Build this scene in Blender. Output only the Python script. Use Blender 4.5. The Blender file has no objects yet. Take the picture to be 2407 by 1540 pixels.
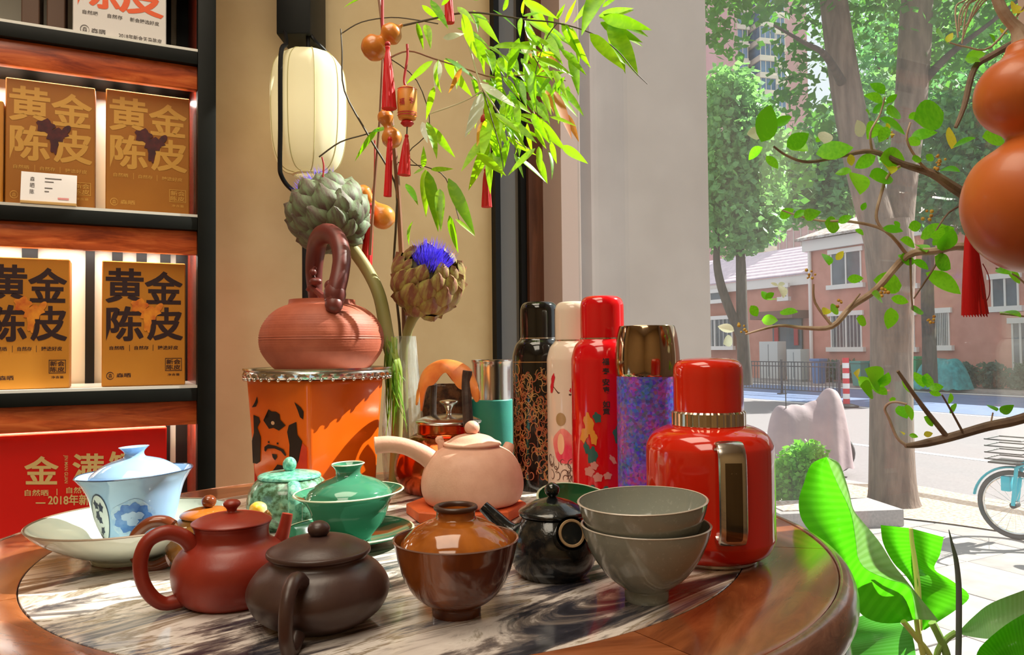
import bpy, bmesh, math, random
from mathutils import Vector, Matrix, Quaternion
PI = math.pi
SC = bpy.context.scene
COL = SC.collection
random.seed(7)
# ---------------------------------------------------------------- camera
F, YH, ROLL = 1800.0, 820.0, 0.010           # focal length (px of the 2407 px wide frame), horizon row, roll
CAMZ, ZT, GZ = 1.03, 0.78, -0.77             # eye, table top and street heights above the shop floor
PITCH = math.atan((YH - 770) / F)
_c, _s, _cp, _sp = math.cos(ROLL), math.sin(ROLL), math.cos(PITCH), math.sin(PITCH)
_r = Vector((_c, _s * _sp, -_s * _cp)); _u = Vector((_s, -_c * _sp, _c * _cp)); _f = Vector((0, _cp, _sp))
cd = bpy.data.cameras.new('camera'); cam = bpy.data.objects.new('camera', cd); COL.objects.link(cam)
cd.sensor_width = 36; cd.lens = F / 2407 * 36; cd.clip_start = 0.02; cd.clip_end = 600
cam.matrix_world = Matrix(((_r.x, _u.x, -_f.x, 0), (_r.y, _u.y, -_f.y, 0), (_r.z, _u.z, -_f.z, CAMZ), (0, 0, 0, 1)))
SC.camera = cam
# ---------------------------------------------------------------- sky, sun, lamps, exposure
W = bpy.data.worlds.new('sky'); SC.world = W; W.use_nodes = True
bg = W.node_tree.nodes['Background']
bg.inputs[0].default_value = (0.90, 0.94, 1.0, 1); bg.inputs[1].default_value = 0.9
SUNV = Vector((0.933 * 0.743, 0.360 * 0.743, 0.669)).normalized()       # direction towards the sun
sl = bpy.data.lights.new('sun', 'SUN'); sl.energy = 10.5; sl.angle = 0.009; sl.color = (1.0, 0.95, 0.86)
sun = bpy.data.objects.new('sun', sl); COL.objects.link(sun)
sun.rotation_mode = 'QUATERNION'; sun.rotation_quaternion = SUNV.to_track_quat('Z', 'Y'); sun.location = SUNV * 30
def area(name, loc, sx, sy, power, col, rot=(0, 0, 0)):
    l = bpy.data.lights.new(name, 'AREA'); l.shape = 'RECTANGLE'; l.size = sx; l.size_y = sy; l.energy = power; l.color = col
    o = bpy.data.objects.new(name, l); COL.objects.link(o); o.location = loc; o.rotation_euler = rot
    return o
area('ceiling_lamp', (-0.5, 0.7, 2.93), 1.2, 1.2, 25, (1.0, 0.87, 0.68))
area('ceiling_lamp', (-0.6, -1.0, 2.93), 1.2, 1.2, 24, (1.0, 0.88, 0.70))
VS = SC.view_settings
VS.view_transform = 'Standard'; VS.look = 'None'; VS.gamma = 1.0; VS.use_curve_mapping = False; VS.exposure = 0.30
SC.cycles.max_bounces = 10; SC.cycles.diffuse_bounces = 4; SC.cycles.glossy_bounces = 5
SC.cycles.transmission_bounces = 8; SC.cycles.transparent_max_bounces = 24
SC.cycles.sample_clamp_indirect = 6.0
# ---------------------------------------------------------------- rays and frames
def ray(px, py):
    u, v = px - 1203.5, py - 770.0
    u2, v2 = _c * u - _s * v, _s * u + _c * v
    a, b = u2 / F, -v2 / F
    up, fw = b * _cp + _sp, _cp - b * _sp
    return a / fw, up / fw
def P(px, py, d):
    x, z = ray(px, py); return Vector((x * d, d, CAMZ + z * d))
def T(px, py, z=None):
    x, q = ray(px, py); d = ((ZT if z is None else z) - CAMZ) / q; return Vector((x * d, d, ZT if z is None else z))
def G(px, py): return T(px, py, GZ)
N1, N2 = Vector((0.891, 0.454, 0)), Vector((-0.454, 0.891, 0))      # across the shop window / along it
RZ = math.atan2(0.454, 0.891)
def AB(a, b, z): return Vector((N1.x * a + N2.x * b, N1.y * a + N2.y * b, z))
def onb(px, py, b):                         # point on the plane at distance b along N2 -> (a, z)
    x, q = ray(px, py); d = b / (N2.x * x + N2.y); return (N1.x * x + N1.y) * d, CAMZ + q * d
def ona(px, py, a):                         # point on the plane at distance a along N1 -> (b, z)
    x, q = ray(px, py); d = a / (N1.x * x + N1.y); return (N2.x * x + N2.y) * d, CAMZ + q * d
# ---------------------------------------------------------------- colours and materials
def lin(c):
    return tuple(((v / 255) / 12.92 if v / 255 <= 0.04045 else ((v / 255 + 0.055) / 1.055) ** 2.4) for v in c[:3]) + (1.0,)
def nodes(name):
    m = bpy.data.materials.new(name); m.use_nodes = True; t = m.node_tree
    return m, t.nodes, t.links, t.nodes['Principled BSDF'], t.nodes['Material Output']
def coords(N, L, scale=(1, 1, 1), rot=(0, 0, 0), src='Object'):
    tc = N.new('ShaderNodeTexCoord'); mp = N.new('ShaderNodeMapping')
    mp.inputs['Scale'].default_value = scale; mp.inputs['Rotation'].default_value = rot
    L.new(tc.outputs[src], mp.inputs[0]); return mp.outputs[0]
def noise(N, L, vec, scale, detail=4, rough=.55, dist=0):
    n = N.new('ShaderNodeTexNoise'); n.inputs['Scale'].default_value = scale; n.inputs['Detail'].default_value = detail
    n.inputs['Roughness'].default_value = rough; n.inputs['Distortion'].default_value = dist; L.new(vec, n.inputs['Vector']); return n.outputs['Fac']
def ramp(N, L, fac, stops):
    r = N.new('ShaderNodeValToRGB'); e = r.color_ramp.elements
    while len(e) < len(stops): e.new(0.5)
    for k, (p, c) in enumerate(stops): e[k].position = p; e[k].color = lin(c)
    L.new(fac, r.inputs[0]); return r.outputs[0]
def bump(N, L, B, fac, strength, dist=0.002):
    b = N.new('ShaderNodeBump'); b.inputs['Strength'].default_value = strength; b.inputs['Distance'].default_value = dist
    L.new(fac, b.inputs['Height']); L.new(b.outputs[0], B.inputs['Normal']); return b
def M(name, col, rough=.5, metal=0, col2=None, ns=20, st=(1, 1, 1), lo=.35, hi=.65, bs=0, bscale=60, coat=0, spec=.5, emit=0, transl=0, det=4, rot=(0, 0, 0), sss=0, bd=.002):
    m, N, L, B, O = nodes(name)
    B.inputs['Base Color'].default_value = lin(col); B.inputs['Roughness'].default_value = rough; B.inputs['Metallic'].default_value = metal
    B.inputs['Specular IOR Level'].default_value = spec; B.inputs['Coat Weight'].default_value = coat; B.inputs['Coat Roughness'].default_value = .06
    cs = None
    if col2 or bs: vec = coords(N, L, st, rot)
    if col2:
        cs = ramp(N, L, noise(N, L, vec, ns, det), [(lo, col), (hi, col2)]); L.new(cs, B.inputs['Base Color'])
    if bs: bump(N, L, B, noise(N, L, vec, bscale, 4), bs, bd)
    if emit: B.inputs['Emission Color'].default_value = lin(col); B.inputs['Emission Strength'].default_value = emit
    if sss: B.inputs['Subsurface Weight'].default_value = sss; B.inputs['Subsurface Radius'].default_value = (.01, .005, .003)
    if transl:
        tr = N.new('ShaderNodeBsdfTranslucent'); tr.inputs[0].default_value = lin(col)
        if cs is not None: L.new(cs, tr.inputs[0])
        mx = N.new('ShaderNodeMixShader'); mx.inputs[0].default_value = transl
        L.new(B.outputs[0], mx.inputs[1]); L.new(tr.outputs[0], mx.inputs[2]); L.new(mx.outputs[0], O.inputs[0])
    return m
def leafmat(name, c1, c2, ctr, transl=.5, rough=.4, vein=0):
    m, N, L, B, O = nodes(name)
    oi = N.new('ShaderNodeObjectInfo'); vec = coords(N, L)
    a = N.new('ShaderNodeMath'); a.operation = 'ADD'; L.new(noise(N, L, vec, 9, 2), a.inputs[0])
    b = N.new('ShaderNodeMath'); b.operation = 'MULTIPLY_ADD'; b.inputs[1].default_value = .7; b.inputs[2].default_value = -.35
    L.new(oi.outputs['Random'], b.inputs[0]); L.new(b.outputs[0], a.inputs[1])
    cs = ramp(N, L, a.outputs[0], [(.25, c1), (.75, c2)]); L.new(cs, B.inputs['Base Color']); B.inputs['Roughness'].default_value = rough
    hs = N.new('ShaderNodeMixRGB'); hs.blend_type = 'MIX'; hs.inputs[0].default_value = .65; hs.inputs[2].default_value = lin(ctr); L.new(cs, hs.inputs[1])
    if vein:
        w = N.new('ShaderNodeTexWave'); w.inputs['Scale'].default_value = vein; w.inputs['Distortion'].default_value = .6; w.bands_direction = 'X'
        L.new(coords(N, L, src='UV'), w.inputs['Vector']); bump(N, L, B, w.outputs['Fac'], .2, .002)
        vm = N.new('ShaderNodeMixRGB'); vm.blend_type = 'MULTIPLY'; vm.inputs[0].default_value = 1; L.new(hs.outputs[0], vm.inputs[1]); L.new(ramp(N, L, w.outputs['Fac'], [(.25, (226, 238, 200)), (.8, (255, 255, 255))]), vm.inputs[2]); hs = vm
    tr = N.new('ShaderNodeBsdfTranslucent'); L.new(hs.outputs[0], tr.inputs[0])
    mx = N.new('ShaderNodeMixShader'); mx.inputs[0].default_value = transl
    L.new(B.outputs[0], mx.inputs[1]); L.new(tr.outputs[0], mx.inputs[2]); L.new(mx.outputs[0], O.inputs[0])
    return m
def glassmat(name, tint=(245, 250, 248), ior=1.45, rough=0.0, bs=0, bscale=30, st=(1, 1, 1), veil=0, vs=3, vcol=(235, 235, 232), vlo=.3, vhi=.75):
    m, N, L, B, O = nodes(name); N.remove(B)
    t = N.new('ShaderNodeBsdfTransparent'); t.inputs[0].default_value = lin(tint)
    g = N.new('ShaderNodeBsdfGlossy'); g.inputs['Roughness'].default_value = rough
    ge = N.new('ShaderNodeNewGeometry'); dt = N.new('ShaderNodeVectorMath'); dt.operation = 'DOT_PRODUCT'
    L.new(ge.outputs['Incoming'], dt.inputs[0]); L.new(ge.outputs['Normal'], dt.inputs[1])
    def mth(op, a, v=None):
        k = N.new('ShaderNodeMath'); k.operation = op; L.new(a, k.inputs[0])
        if v is not None: k.inputs[1].default_value = v
        return k.outputs[0]
    q = mth('ABSOLUTE', dt.outputs['Value']); q = mth('SUBTRACT', q, 1.0); q = mth('ABSOLUTE', q); q = mth('POWER', q, 5.0)
    f0 = ((ior - 1) / (ior + 1)) ** 2; q = mth('MULTIPLY', q, 1 - f0); fac = mth('ADD', q, f0)      # Schlick reflectance, the same from both sides
    if bs:
        b = N.new('ShaderNodeBump'); b.inputs['Strength'].default_value = bs; b.inputs['Distance'].default_value = .004
        L.new(noise(N, L, coords(N, L, st), bscale, 3), b.inputs['Height']); L.new(b.outputs[0], g.inputs['Normal']); L.new(b.outputs[0], dt.inputs[1])
    x = N.new('ShaderNodeMixShader'); L.new(fac, x.inputs[0]); L.new(t.outputs[0], x.inputs[1]); L.new(g.outputs[0], x.inputs[2])
    out = x
    if veil:                                    # pale film: paints street haze into the pane, white streaks into the vase
        df = N.new('ShaderNodeBsdfDiffuse'); tl = N.new('ShaderNodeBsdfTranslucent'); df.inputs[0].default_value = tl.inputs[0].default_value = lin(vcol)
        ms = N.new('ShaderNodeMixShader'); L.new(df.outputs[0], ms.inputs[1]); L.new(tl.outputs[0], ms.inputs[2])
        mr = N.new('ShaderNodeMapRange'); mr.inputs[1].default_value = vlo; mr.inputs[2].default_value = vhi; mr.inputs[3].default_value = veil * .35; mr.inputs[4].default_value = veil
        L.new(noise(N, L, coords(N, L, st), vs, 5, .6, 1.2), mr.inputs[0])
        out = N.new('ShaderNodeMixShader'); L.new(mr.outputs[0], out.inputs[0]); L.new(x.outputs[0], out.inputs[1]); L.new(ms.outputs[0], out.inputs[2])
    L.new(out.outputs[0], O.inputs[0]); return m
def woodmat(name, dark, mid, light, scale=14, st=(1, 8, 8), rough=.35, coat=.2, rot=(0, 0, 0)):
    m, N, L, B, O = nodes(name); vec = coords(N, L, st, rot)
    n = noise(N, L, vec, scale, 6, .62, .8)
    L.new(ramp(N, L, n, [(.3, dark), (.5, mid), (.72, light)]), B.inputs['Base Color'])
    B.inputs['Roughness'].default_value = rough; B.inputs['Coat Weight'].default_value = coat; B.inputs['Coat Roughness'].default_value = .12
    bump(N, L, B, n, .12, .001); return m
def marblemat():
    m, N, L, B, O = nodes('banded_marble'); v0 = coords(N, L, (1, 1, 1), (0, 0, math.radians(-40)))
    mp = N.new('ShaderNodeMapping'); mp.inputs['Scale'].default_value = (1.0, 4.6, 1.0); L.new(v0, mp.inputs[0]); vec = mp.outputs[0]
    n = noise(N, L, vec, 3.1, 10, .64, 1.1)
    c = ramp(N, L, n, [(.28, (24, 24, 30)), (.37, (60, 60, 70)), (.42, (132, 122, 118)), (.455, (224, 214, 208)), (.50, (238, 230, 224)), (.53, (150, 134, 112)), (.56, (214, 202, 194)), (.60, (98, 98, 110)), (.66, (206, 196, 190)), (.74, (120, 110, 104))])
    n2 = noise(N, L, vec, 1.3, 4, .55, .6)                      # broad tawny zones
    tw = ramp(N, L, n2, [(.54, (255, 255, 255)), (.66, (214, 176, 128))])
    mx = N.new('ShaderNodeMixRGB'); mx.blend_type = 'MULTIPLY'; mx.inputs[0].default_value = .8; L.new(c, mx.inputs[1]); L.new(tw, mx.inputs[2])
    n3 = noise(N, L, v0, 9.5, 8, .68, .8)                        # scattered dark clouds
    dk = ramp(N, L, n3, [(.60, (255, 255, 255)), (.68, (92, 98, 104)), (.74, (56, 60, 66))])
    my = N.new('ShaderNodeMixRGB'); my.blend_type = 'MULTIPLY'; my.inputs[0].default_value = .85; L.new(mx.outputs[0], my.inputs[1]); L.new(dk, my.inputs[2])
    L.new(my.outputs[0], B.inputs['Base Color']); B.inputs['Roughness'].default_value = .14; B.inputs['Coat Weight'].default_value = .3; B.inputs['Coat Roughness'].default_value = .05; return m
# ---------------------------------------------------------------- objects
def thing(name, label, cat, loc=(0, 0, 0), rz=0, group=None):
    o = bpy.data.objects.new(name, None); COL.objects.link(o); o.empty_display_size = .02
    o.location = loc; o.rotation_euler = (0, 0, rz); o['label'] = label; o['category'] = cat
    if group: o['group'] = group
    return o
def meshdata(name, vf, mat=None, smooth=True, sharp=35, uv=None):
    me = bpy.data.meshes.new(name)
    if isinstance(vf, bmesh.types.BMesh): vf.to_mesh(me); vf.free()
    else: me.from_pydata([tuple(v) for v in vf[0]], [], vf[1])
    if mat:
        for q in (mat if isinstance(mat, (list, tuple)) else [mat]): me.materials.append(q)
    if smooth:
        me.polygons.foreach_set('use_smooth', [True] * len(me.polygons))
        if sharp: me.set_sharp_from_angle(angle=math.radians(sharp))
    if uv:
        l = me.uv_layers.new(name='UVMap')
        for lp in me.loops: l.data[lp.index].uv = uv[lp.vertex_index]
    me.update(); return me
def link(name, me, parent=None, loc=None, mw=None):
    o = bpy.data.objects.new(name, me); COL.objects.link(o)
    if parent is not None: o.parent = parent
    if mw is not None: o.matrix_local = mw
    elif loc is not None: o.location = loc
    return o
def obj(name, vf, mat, parent=None, loc=None, smooth=True, sharp=35, mw=None, uv=None):
    return link(name, meshdata(name, vf, mat, smooth, sharp, uv), parent, loc, mw)
def struct(name, vf, mat, parent=None, **k):
    o = obj(name, vf, mat, parent, **k)
    if parent is None: o['kind'] = 'structure'
    return o
def tag(o, label, cat, group=None, kind=None):
    o['label'] = label; o['category'] = cat
    if group: o['group'] = group
    if kind: o['kind'] = kind
    return o
# ---------------------------------------------------------------- shapes
def join(*vfs):
    V, Fc = [], []
    for v, f in vfs:
        n = len(V); V += [Vector(x) for x in v]; Fc += [tuple(i + n for i in q) for q in f]
    return V, Fc
def xf(vf, m): return [m @ Vector(v) for v in vf[0]], vf[1]
def spl(pts, n=5):
    """Catmull-Rom through 2-D/3-D/4-D points."""
    pts = [tuple(p) for p in pts]; out = []
    q = [pts[0]] + pts + [pts[-1]]
    for i in range(1, len(q) - 2):
        for k in range(n):
            t = k / n; p0, p1, p2, p3 = q[i - 1], q[i], q[i + 1], q[i + 2]
            out.append(tuple(.5 * (2 * b + (c - a) * t + (2 * a - 5 * b + 4 * c - d) * t * t + (3 * b - a - 3 * c + d) * t ** 3) for a, b, c, d in zip(p0, p1, p2, p3)))
    out.append(pts[-1]); return out
def lathe(prof, seg=48, s=1.0, wob=None):
    V, Fc, rings = [], [], []
    for r, z in prof:
        r *= s; z *= s
        if r < 1e-6: rings.append([len(V)]); V.append(Vector((0, 0, z)))
        else:
            ring = []
            for k in range(seg):
                a = 2 * PI * k / seg; rr = r * (wob(a, z) if wob else 1)
                ring.append(len(V)); V.append(Vector((rr * math.cos(a), rr * math.sin(a), z)))
            rings.append(ring)
    for A, B in zip(rings, rings[1:]):
        if len(A) == 1 and len(B) == 1: continue
        for k in range(seg):
            j = (k + 1) % seg
            if len(A) == 1: Fc.append((A[0], B[j], B[k]))
            elif len(B) == 1: Fc.append((A[k], A[j], B[0]))
            else: Fc.append((A[k], A[j], B[j], B[k]))
    return V, Fc
def tube(pts, rad, seg=10, cap=True, flat=1.0, up=None):
    pts = [Vector(p) for p in pts]; n = len(pts)
    rad = rad if isinstance(rad, (list, tuple)) else [rad] * n
    if len(rad) != n: rad = [rad[min(len(rad) - 1, int(i * (len(rad) - 1) / (n - 1)))] * (1 - (i * (len(rad) - 1) / (n - 1)) % 1) + rad[min(len(rad) - 1, int(i * (len(rad) - 1) / (n - 1)) + 1)] * ((i * (len(rad) - 1) / (n - 1)) % 1) for i in range(n)]
    V, Fc = [], []
    t0 = (pts[1] - pts[0]).normalized(); a = up or Vector((0, 0, 1))
    if abs(t0.dot(a)) > .95: a = Vector((1, 0, 0))
    u = (a - t0 * a.dot(t0)).normalized()
    for i in range(n):
        t = ((pts[min(i + 1, n - 1)] - pts[max(i - 1, 0)])).normalized()
        u = (u - t * u.dot(t)).normalized(); w = t.cross(u)
        for k in range(seg):
            an = 2 * PI * k / seg; V.append(pts[i] + (u * math.cos(an) * flat + w * math.sin(an)) * rad[i])
    for i in range(n - 1):
        for k in range(seg):
            j = (k + 1) % seg; Fc.append((i * seg + k, i * seg + j, (i + 1) * seg + j, (i + 1) * seg + k))
    if cap:
        Fc.append(tuple(range(seg - 1, -1, -1))); Fc.append(tuple((n - 1) * seg + k for k in range(seg)))
    return V, Fc
def box(x0, x1, y0, y1, z0, z1, bev=0, bs=2):
    bm = bmesh.new(); bmesh.ops.create_cube(bm, size=1)
    for v in bm.verts: v.co = Vector(((x0 + x1) / 2 + v.co.x * (x1 - x0), (y0 + y1) / 2 + v.co.y * (y1 - y0), (z0 + z1) / 2 + v.co.z * (z1 - z0)))
    if bev: bmesh.ops.bevel(bm, geom=bm.edges[:], offset=bev, segments=bs, affect='EDGES', profile=.6)
    V = [v.co.copy() for v in bm.verts]; bm.verts.index_update(); Fc = [tuple(v.index for v in f.verts) for f in bm.faces]; bm.free()
    return V, Fc
def ball(c, r, sx=1, sy=1, sz=1, seg=20, rings=12):
    V, Fc = lathe([(math.sin(PI * k / rings), -math.cos(PI * k / rings)) if 0 < k < rings else (0, -1 if k == 0 else 1) for k in range(rings + 1)], seg)
    c = Vector(c); return [c + Vector((v.x * r * sx, v.y * r * sy, v.z * r * sz)) for v in V], Fc
def grid(fn, nu, nv, thick=0):
    V = [Vector(fn(i / nu, j / nv)) for j in range(nv + 1) for i in range(nu + 1)]
    Fc = [(j * (nu + 1) + i, j * (nu + 1) + i + 1, (j + 1) * (nu + 1) + i + 1, (j + 1) * (nu + 1) + i) for j in range(nv) for i in range(nu)]
    if thick:
        bm = bmesh.new(); vs = [bm.verts.new(v) for v in V]
        for f in Fc: bm.faces.new([vs[i] for i in f])
        bm.normal_update(); bmesh.ops.solidify(bm, geom=bm.faces[:], thickness=thick)
        bm.verts.index_update(); V = [v.co.copy() for v in bm.verts]; Fc = [tuple(v.index for v in f.verts) for f in bm.faces]; bm.free()
    return V, Fc
def poly(pts, fn, sub=0):
    """Filled 2-D outline mapped to 3-D by fn(x, y)."""
    bm = bmesh.new(); vs = [bm.verts.new((x, y, 0)) for x, y in pts]; f = bm.faces.new(vs)
    bmesh.ops.triangulate(bm, faces=[f])
    if sub: bmesh.ops.subdivide_edges(bm, edges=bm.edges[:], cuts=sub, use_grid_fill=True)
    bm.verts.index_update(); V = [Vector(fn(v.co.x, v.co.y)) for v in bm.verts]; Fc = [tuple(v.index for v in q.verts) for q in bm.faces]; bm.free()
    return V, Fc
def disc(cx, cy, rx, ry, fn, n=18, rings=3, wob=0, rot=0):
    V, Fc = [Vector(fn(cx, cy))], []
    for j in range(1, rings + 1):
        for k in range(n):
            a = 2 * PI * k / n; q = j / rings * (1 + wob * math.sin(5 * a + 1) * (j == rings))
            dx, dy = rx * q * math.cos(a), ry * q * math.sin(a)
            V.append(Vector(fn(cx + dx * math.cos(rot) - dy * math.sin(rot), cy + dx * math.sin(rot) + dy * math.cos(rot))))
    for k in range(n):
        Fc.append((0, 1 + k, 1 + (k + 1) % n))
        for j in range(1, rings): Fc.append((1 + (j - 1) * n + k, 1 + j * n + k, 1 + j * n + (k + 1) % n, 1 + (j - 1) * n + (k + 1) % n))
    return V, Fc
def ribbon(pts, w, fn):
    V, Fc = [], []
    for i, (x, y) in enumerate(pts):
        a, b = pts[max(0, i - 1)], pts[min(len(pts) - 1, i + 1)]; dx, dy = b[0] - a[0], b[1] - a[1]; l = math.hypot(dx, dy) or 1
        k = w * (0.35 + 0.65 * math.sin(PI * (i + .5) / len(pts)))
        V += [Vector(fn(x - dy / l * k, y + dx / l * k)), Vector(fn(x + dy / l * k, y - dx / l * k))]
        if i: Fc.append((2 * i - 2, 2 * i - 1, 2 * i + 1, 2 * i))
    return V, Fc
_tc = {}
def fillpoly(outer, holes):
    from mathutils.geometry import tessellate_polygon
    ls = [[Vector((x, y, 0)) for x, y in l] for l in [outer] + holes]; V = [v for l in ls for v in l]
    return V, [tuple(t) for t in tessellate_polygon(ls)]
def inside(p, q):
    x, y = p; c = False; j = len(q) - 1
    for i in range(len(q)):
        (x0, y0), (x1, y1) = q[i], q[j]
        if (y0 > y) != (y1 > y) and x < (x1 - x0) * (y - y0) / (y1 - y0) + x0: c = not c
        j = i
    return c
def textvf(body, bold=.02):
    """Lettering of the built-in font; strokes that overlap each other are filled one by one."""
    key = (body, bold)
    if key not in _tc:
        c = bpy.data.curves.new('lettering', 'FONT'); c.body = body; c.size = 1; c.resolution_u = 3
        o = bpy.data.objects.new('lettering', c); COL.objects.link(o); bpy.context.view_layer.update()
        dg = bpy.context.evaluated_depsgraph_get(); cu = o.evaluated_get(dg).to_curve(dg)
        loops = []
        for sp in cu.splines:
            bp = sp.bezier_points; n = len(bp); L = []
            if n < 2: continue
            for i in range(n):
                p, q = bp[i], bp[(i + 1) % n]; st = (p.handle_right - p.co).length + (q.handle_left - q.co).length < 1e-5 or abs((p.handle_right - p.co).cross(q.co - p.co).length) + abs((q.handle_left - p.co).cross(q.co - p.co).length) < 1e-6
                for k in range(1 if st else 4):
                    t = k / 4; u = 1 - t; v = p.co * u ** 3 + p.handle_right * 3 * u * u * t + q.handle_left * 3 * u * t * t + q.co * t ** 3
                    if not L or (v.xy - Vector(L[-1])).length > 1e-4: L.append((v.x, v.y))
            if len(L) > 2: loops.append(L)
        bpy.data.objects.remove(o); bpy.data.curves.remove(c)
        ar = lambda L: sum(L[i - 1][0] * L[i][1] - L[i][0] * L[i - 1][1] for i in range(len(L))) / 2
        big = max(loops, key=lambda L: abs(ar(L))); sg = 1 if ar(big) > 0 else -1
        def grow(L, d):                       # thicken a stroke outline by d
            out = []; n = len(L)
            for i in range(n):
                a_, b_, c_ = Vector(L[i - 1]), Vector(L[i]), Vector(L[(i + 1) % n]); e, f = (b_ - a_).normalized(), (c_ - b_).normalized()
                nn = Vector((e.y + f.y, -e.x - f.x)) * sg; l = nn.length
                out.append(tuple(b_ + nn / max(l, .5) * d) if l > 1e-3 else L[i])
            return out
        outs = [L for L in loops if ar(L) * sg > 0]; hs = [L for L in loops if ar(L) * sg < 0]
        parts = []
        for L in outs:
            ho = [h for h in hs if all(inside(p, L) for p in h[::max(1, len(h) // 6)])]
            parts.append(fillpoly(grow(L, bold), [grow(h, bold) for h in ho]))
        V, Fc = join(*parts)
        x0, x1 = min(v.x for v in V), max(v.x for v in V); y0, y1 = min(v.y for v in V), max(v.y for v in V)
        _tc[key] = ([((v.x - x0) / max(x1 - x0, 1e-6), (v.y - y0) / max(y1 - y0, 1e-6)) for v in V], Fc)
    return _tc[key]
def text(body, fn, x0, x1, y0, y1, bold=.02):
    """Lettering fitted into the rectangle x0..x1, y0..y1 of the surface fn(x, y)."""
    q, Fc = textvf(body, bold); return [Vector(fn(x0 + u * (x1 - x0), y0 + v * (y1 - y0))) for u, v in q], Fc
def textrot(body, fn, x0, x1, y0, y1, bold=.02):      # lettering that runs downwards, turned a quarter clockwise
    q, Fc = textvf(body, bold); return [Vector(fn(x0 + v * (x1 - x0), y1 - u * (y1 - y0))) for u, v in q], Fc
def along(base, tip, twist=0, wscale=1.0, zscale=1.0):
    """Matrix laying a unit leaf (length along +X, face up +Z) from base to tip."""
    base, tip = Vector(base), Vector(tip); x = tip - base; l = x.length; x.normalize()
    a = Vector((0, 0, 1)) if abs(x.z) < .93 else Vector((0, -1, 0))
    y = a.cross(x).normalized(); z = x.cross(y)
    c, s = math.cos(twist), math.sin(twist); y, z = y * c + z * s, z * c - y * s
    w = l * wscale
    return Matrix(((x.x * l, y.x * w, z.x * l * zscale, base.x), (x.y * l, y.y * w, z.y * l * zscale, base.y), (x.z * l, y.z * w, z.z * l * zscale, base.z), (0, 0, 0, 1)))
def facing_leaf(base, tip, nrm, wscale=1.0):
    base, tip = Vector(base), Vector(tip); x = tip - base; l = x.length; x.normalize(); n = Vector(nrm); z = (n - x * n.dot(x)).normalized(); y = z.cross(x); w = l * wscale
    return Matrix(((x.x * l, y.x * w, z.x * l, base.x), (x.y * l, y.y * w, z.y * l, base.y), (x.z * l, y.z * w, z.z * l, base.z), (0, 0, 0, 1)))
def leafvf(shape, n=8, droop=.12, fold=.25, m=1):
    """Unit leaf: shape(t) gives the half width at t, m cells on each side of the midrib."""
    V, Fc, uv = [], [], []
    for i in range(n + 1):
        t = i / n; h = shape(t)
        for j in range(-m, m + 1):
            q = j / m; V.append(Vector((t, q * h, -droop * t * t * 1.0 + droop * t * .5 + abs(q) * h * fold))); uv.append((t, .5 + q * .5))
    k = 2 * m + 1
    for i in range(n):
        for j in range(2 * m): Fc.append((i * k + j, (i + 1) * k + j, (i + 1) * k + j + 1, i * k + j + 1))
    return V, Fc, uv
# ================================================================ the room
m_cream = M('cream_plaster', (210, 186, 142), .8, col2=(202, 176, 132), ns=6, bs=.05, bscale=200)
m_ceil = M('white_ceiling', (235, 230, 220), .9)
m_floor = M('grey_floor_stone', (120, 108, 96), .5, col2=(104, 94, 84), ns=5)
m_black = M('black_lacquer', (9, 12, 9), .5, col2=(15, 17, 13), ns=12, spec=.2)
m_blackmetal = M('black_metal', (12, 12, 13), .5, spec=.25)
m_brown = woodmat('brown_frame_wood', (74, 42, 28), (100, 60, 42), (120, 76, 54), 5, (6, 6, .6))
m_pink = M('pinkish_frame_metal', (186, 164, 156), .45)
m_render = M('grey_beige_render', (150, 138, 134), .8, col2=(142, 130, 126), ns=3, bs=.05, bscale=120)
m_darkpane = M('dark_door_glass', (112, 106, 98), .12, spec=.8)
m_glass = glassmat('window_glass', (247, 251, 250), 1.45, veil=.034, vs=1.6)  # veil puts the haze over the street view into the pane
ROT = Matrix.Rotation(RZ, 4, 'Z')
def rbox(a0, a1, b0, b1, z0, z1, bev=0): return xf(box(a0, a1, b0, b1, z0, z1, bev), ROT)     # a box in the room's own frame
A0, A1, B0, B1, ZC = -3.0, 1.30, -2.6, 2.20, 3.0
struct('floor', rbox(A0 - .2, A1 + .1, B0 - .2, B1 + .2, -.12, 0), m_floor)
struct('ceiling', rbox(A0 - .2, A1 + .3, B0 - .2, B1 + .2, ZC, ZC + .15), m_ceil)
aw = onb(1156, 600, B1)[0]
struct('wall_back', rbox(A0 - .2, aw, B1, B1 + .15, 0, ZC), m_cream)
struct('wall_left', rbox(A0 - .15, A0, B0, B1, 0, ZC), m_cream)
struct('wall_front', rbox(A0 - .2, A1 + .1, B0 - .15, B0, 0, ZC), m_cream)
struct('wall_right', join(rbox(A1, A1 + .14, B0, .69, GZ, ZC), rbox(A1, A1 + .14, .69, B1 + .15, 2.72, ZC), rbox(A1, A1 + .14, .69, B1 + .15, GZ, .04)), m_render)
# dark door between the cream wall and the corner
ax = [onb(p, 600, B1)[0] for p in (1156, 1168, 1229, 1242, 1277, 1297, 1321)]
struct('trim_1', rbox(ax[0], ax[1], B1 - .03, B1 + .15, 0, ZC), m_blackmetal)
dr = struct('door_1', rbox(ax[1], ax[2], B1 + .03, B1 + .06, 0.02, 2.9), m_darkpane)
struct('door_stile', rbox(ax[2], ax[3], B1 + .01, B1 + .15, 0, ZC), m_blackmetal, dr)
struct('trim_2', rbox(ax[3] + .001, ax[4], B1 - .005, B1 + .15, 0, ZC), m_brown)
struct('trim_3', rbox(ax[4] + .001, ax[5], B1 - .012, B1 + .15, 0, ZC), m_pink)
struct('trim_5', rbox(ax[5] + .001, ax[6], B1 + .02, B1 + .15, 0, ZC), m_blackmetal)
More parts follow.
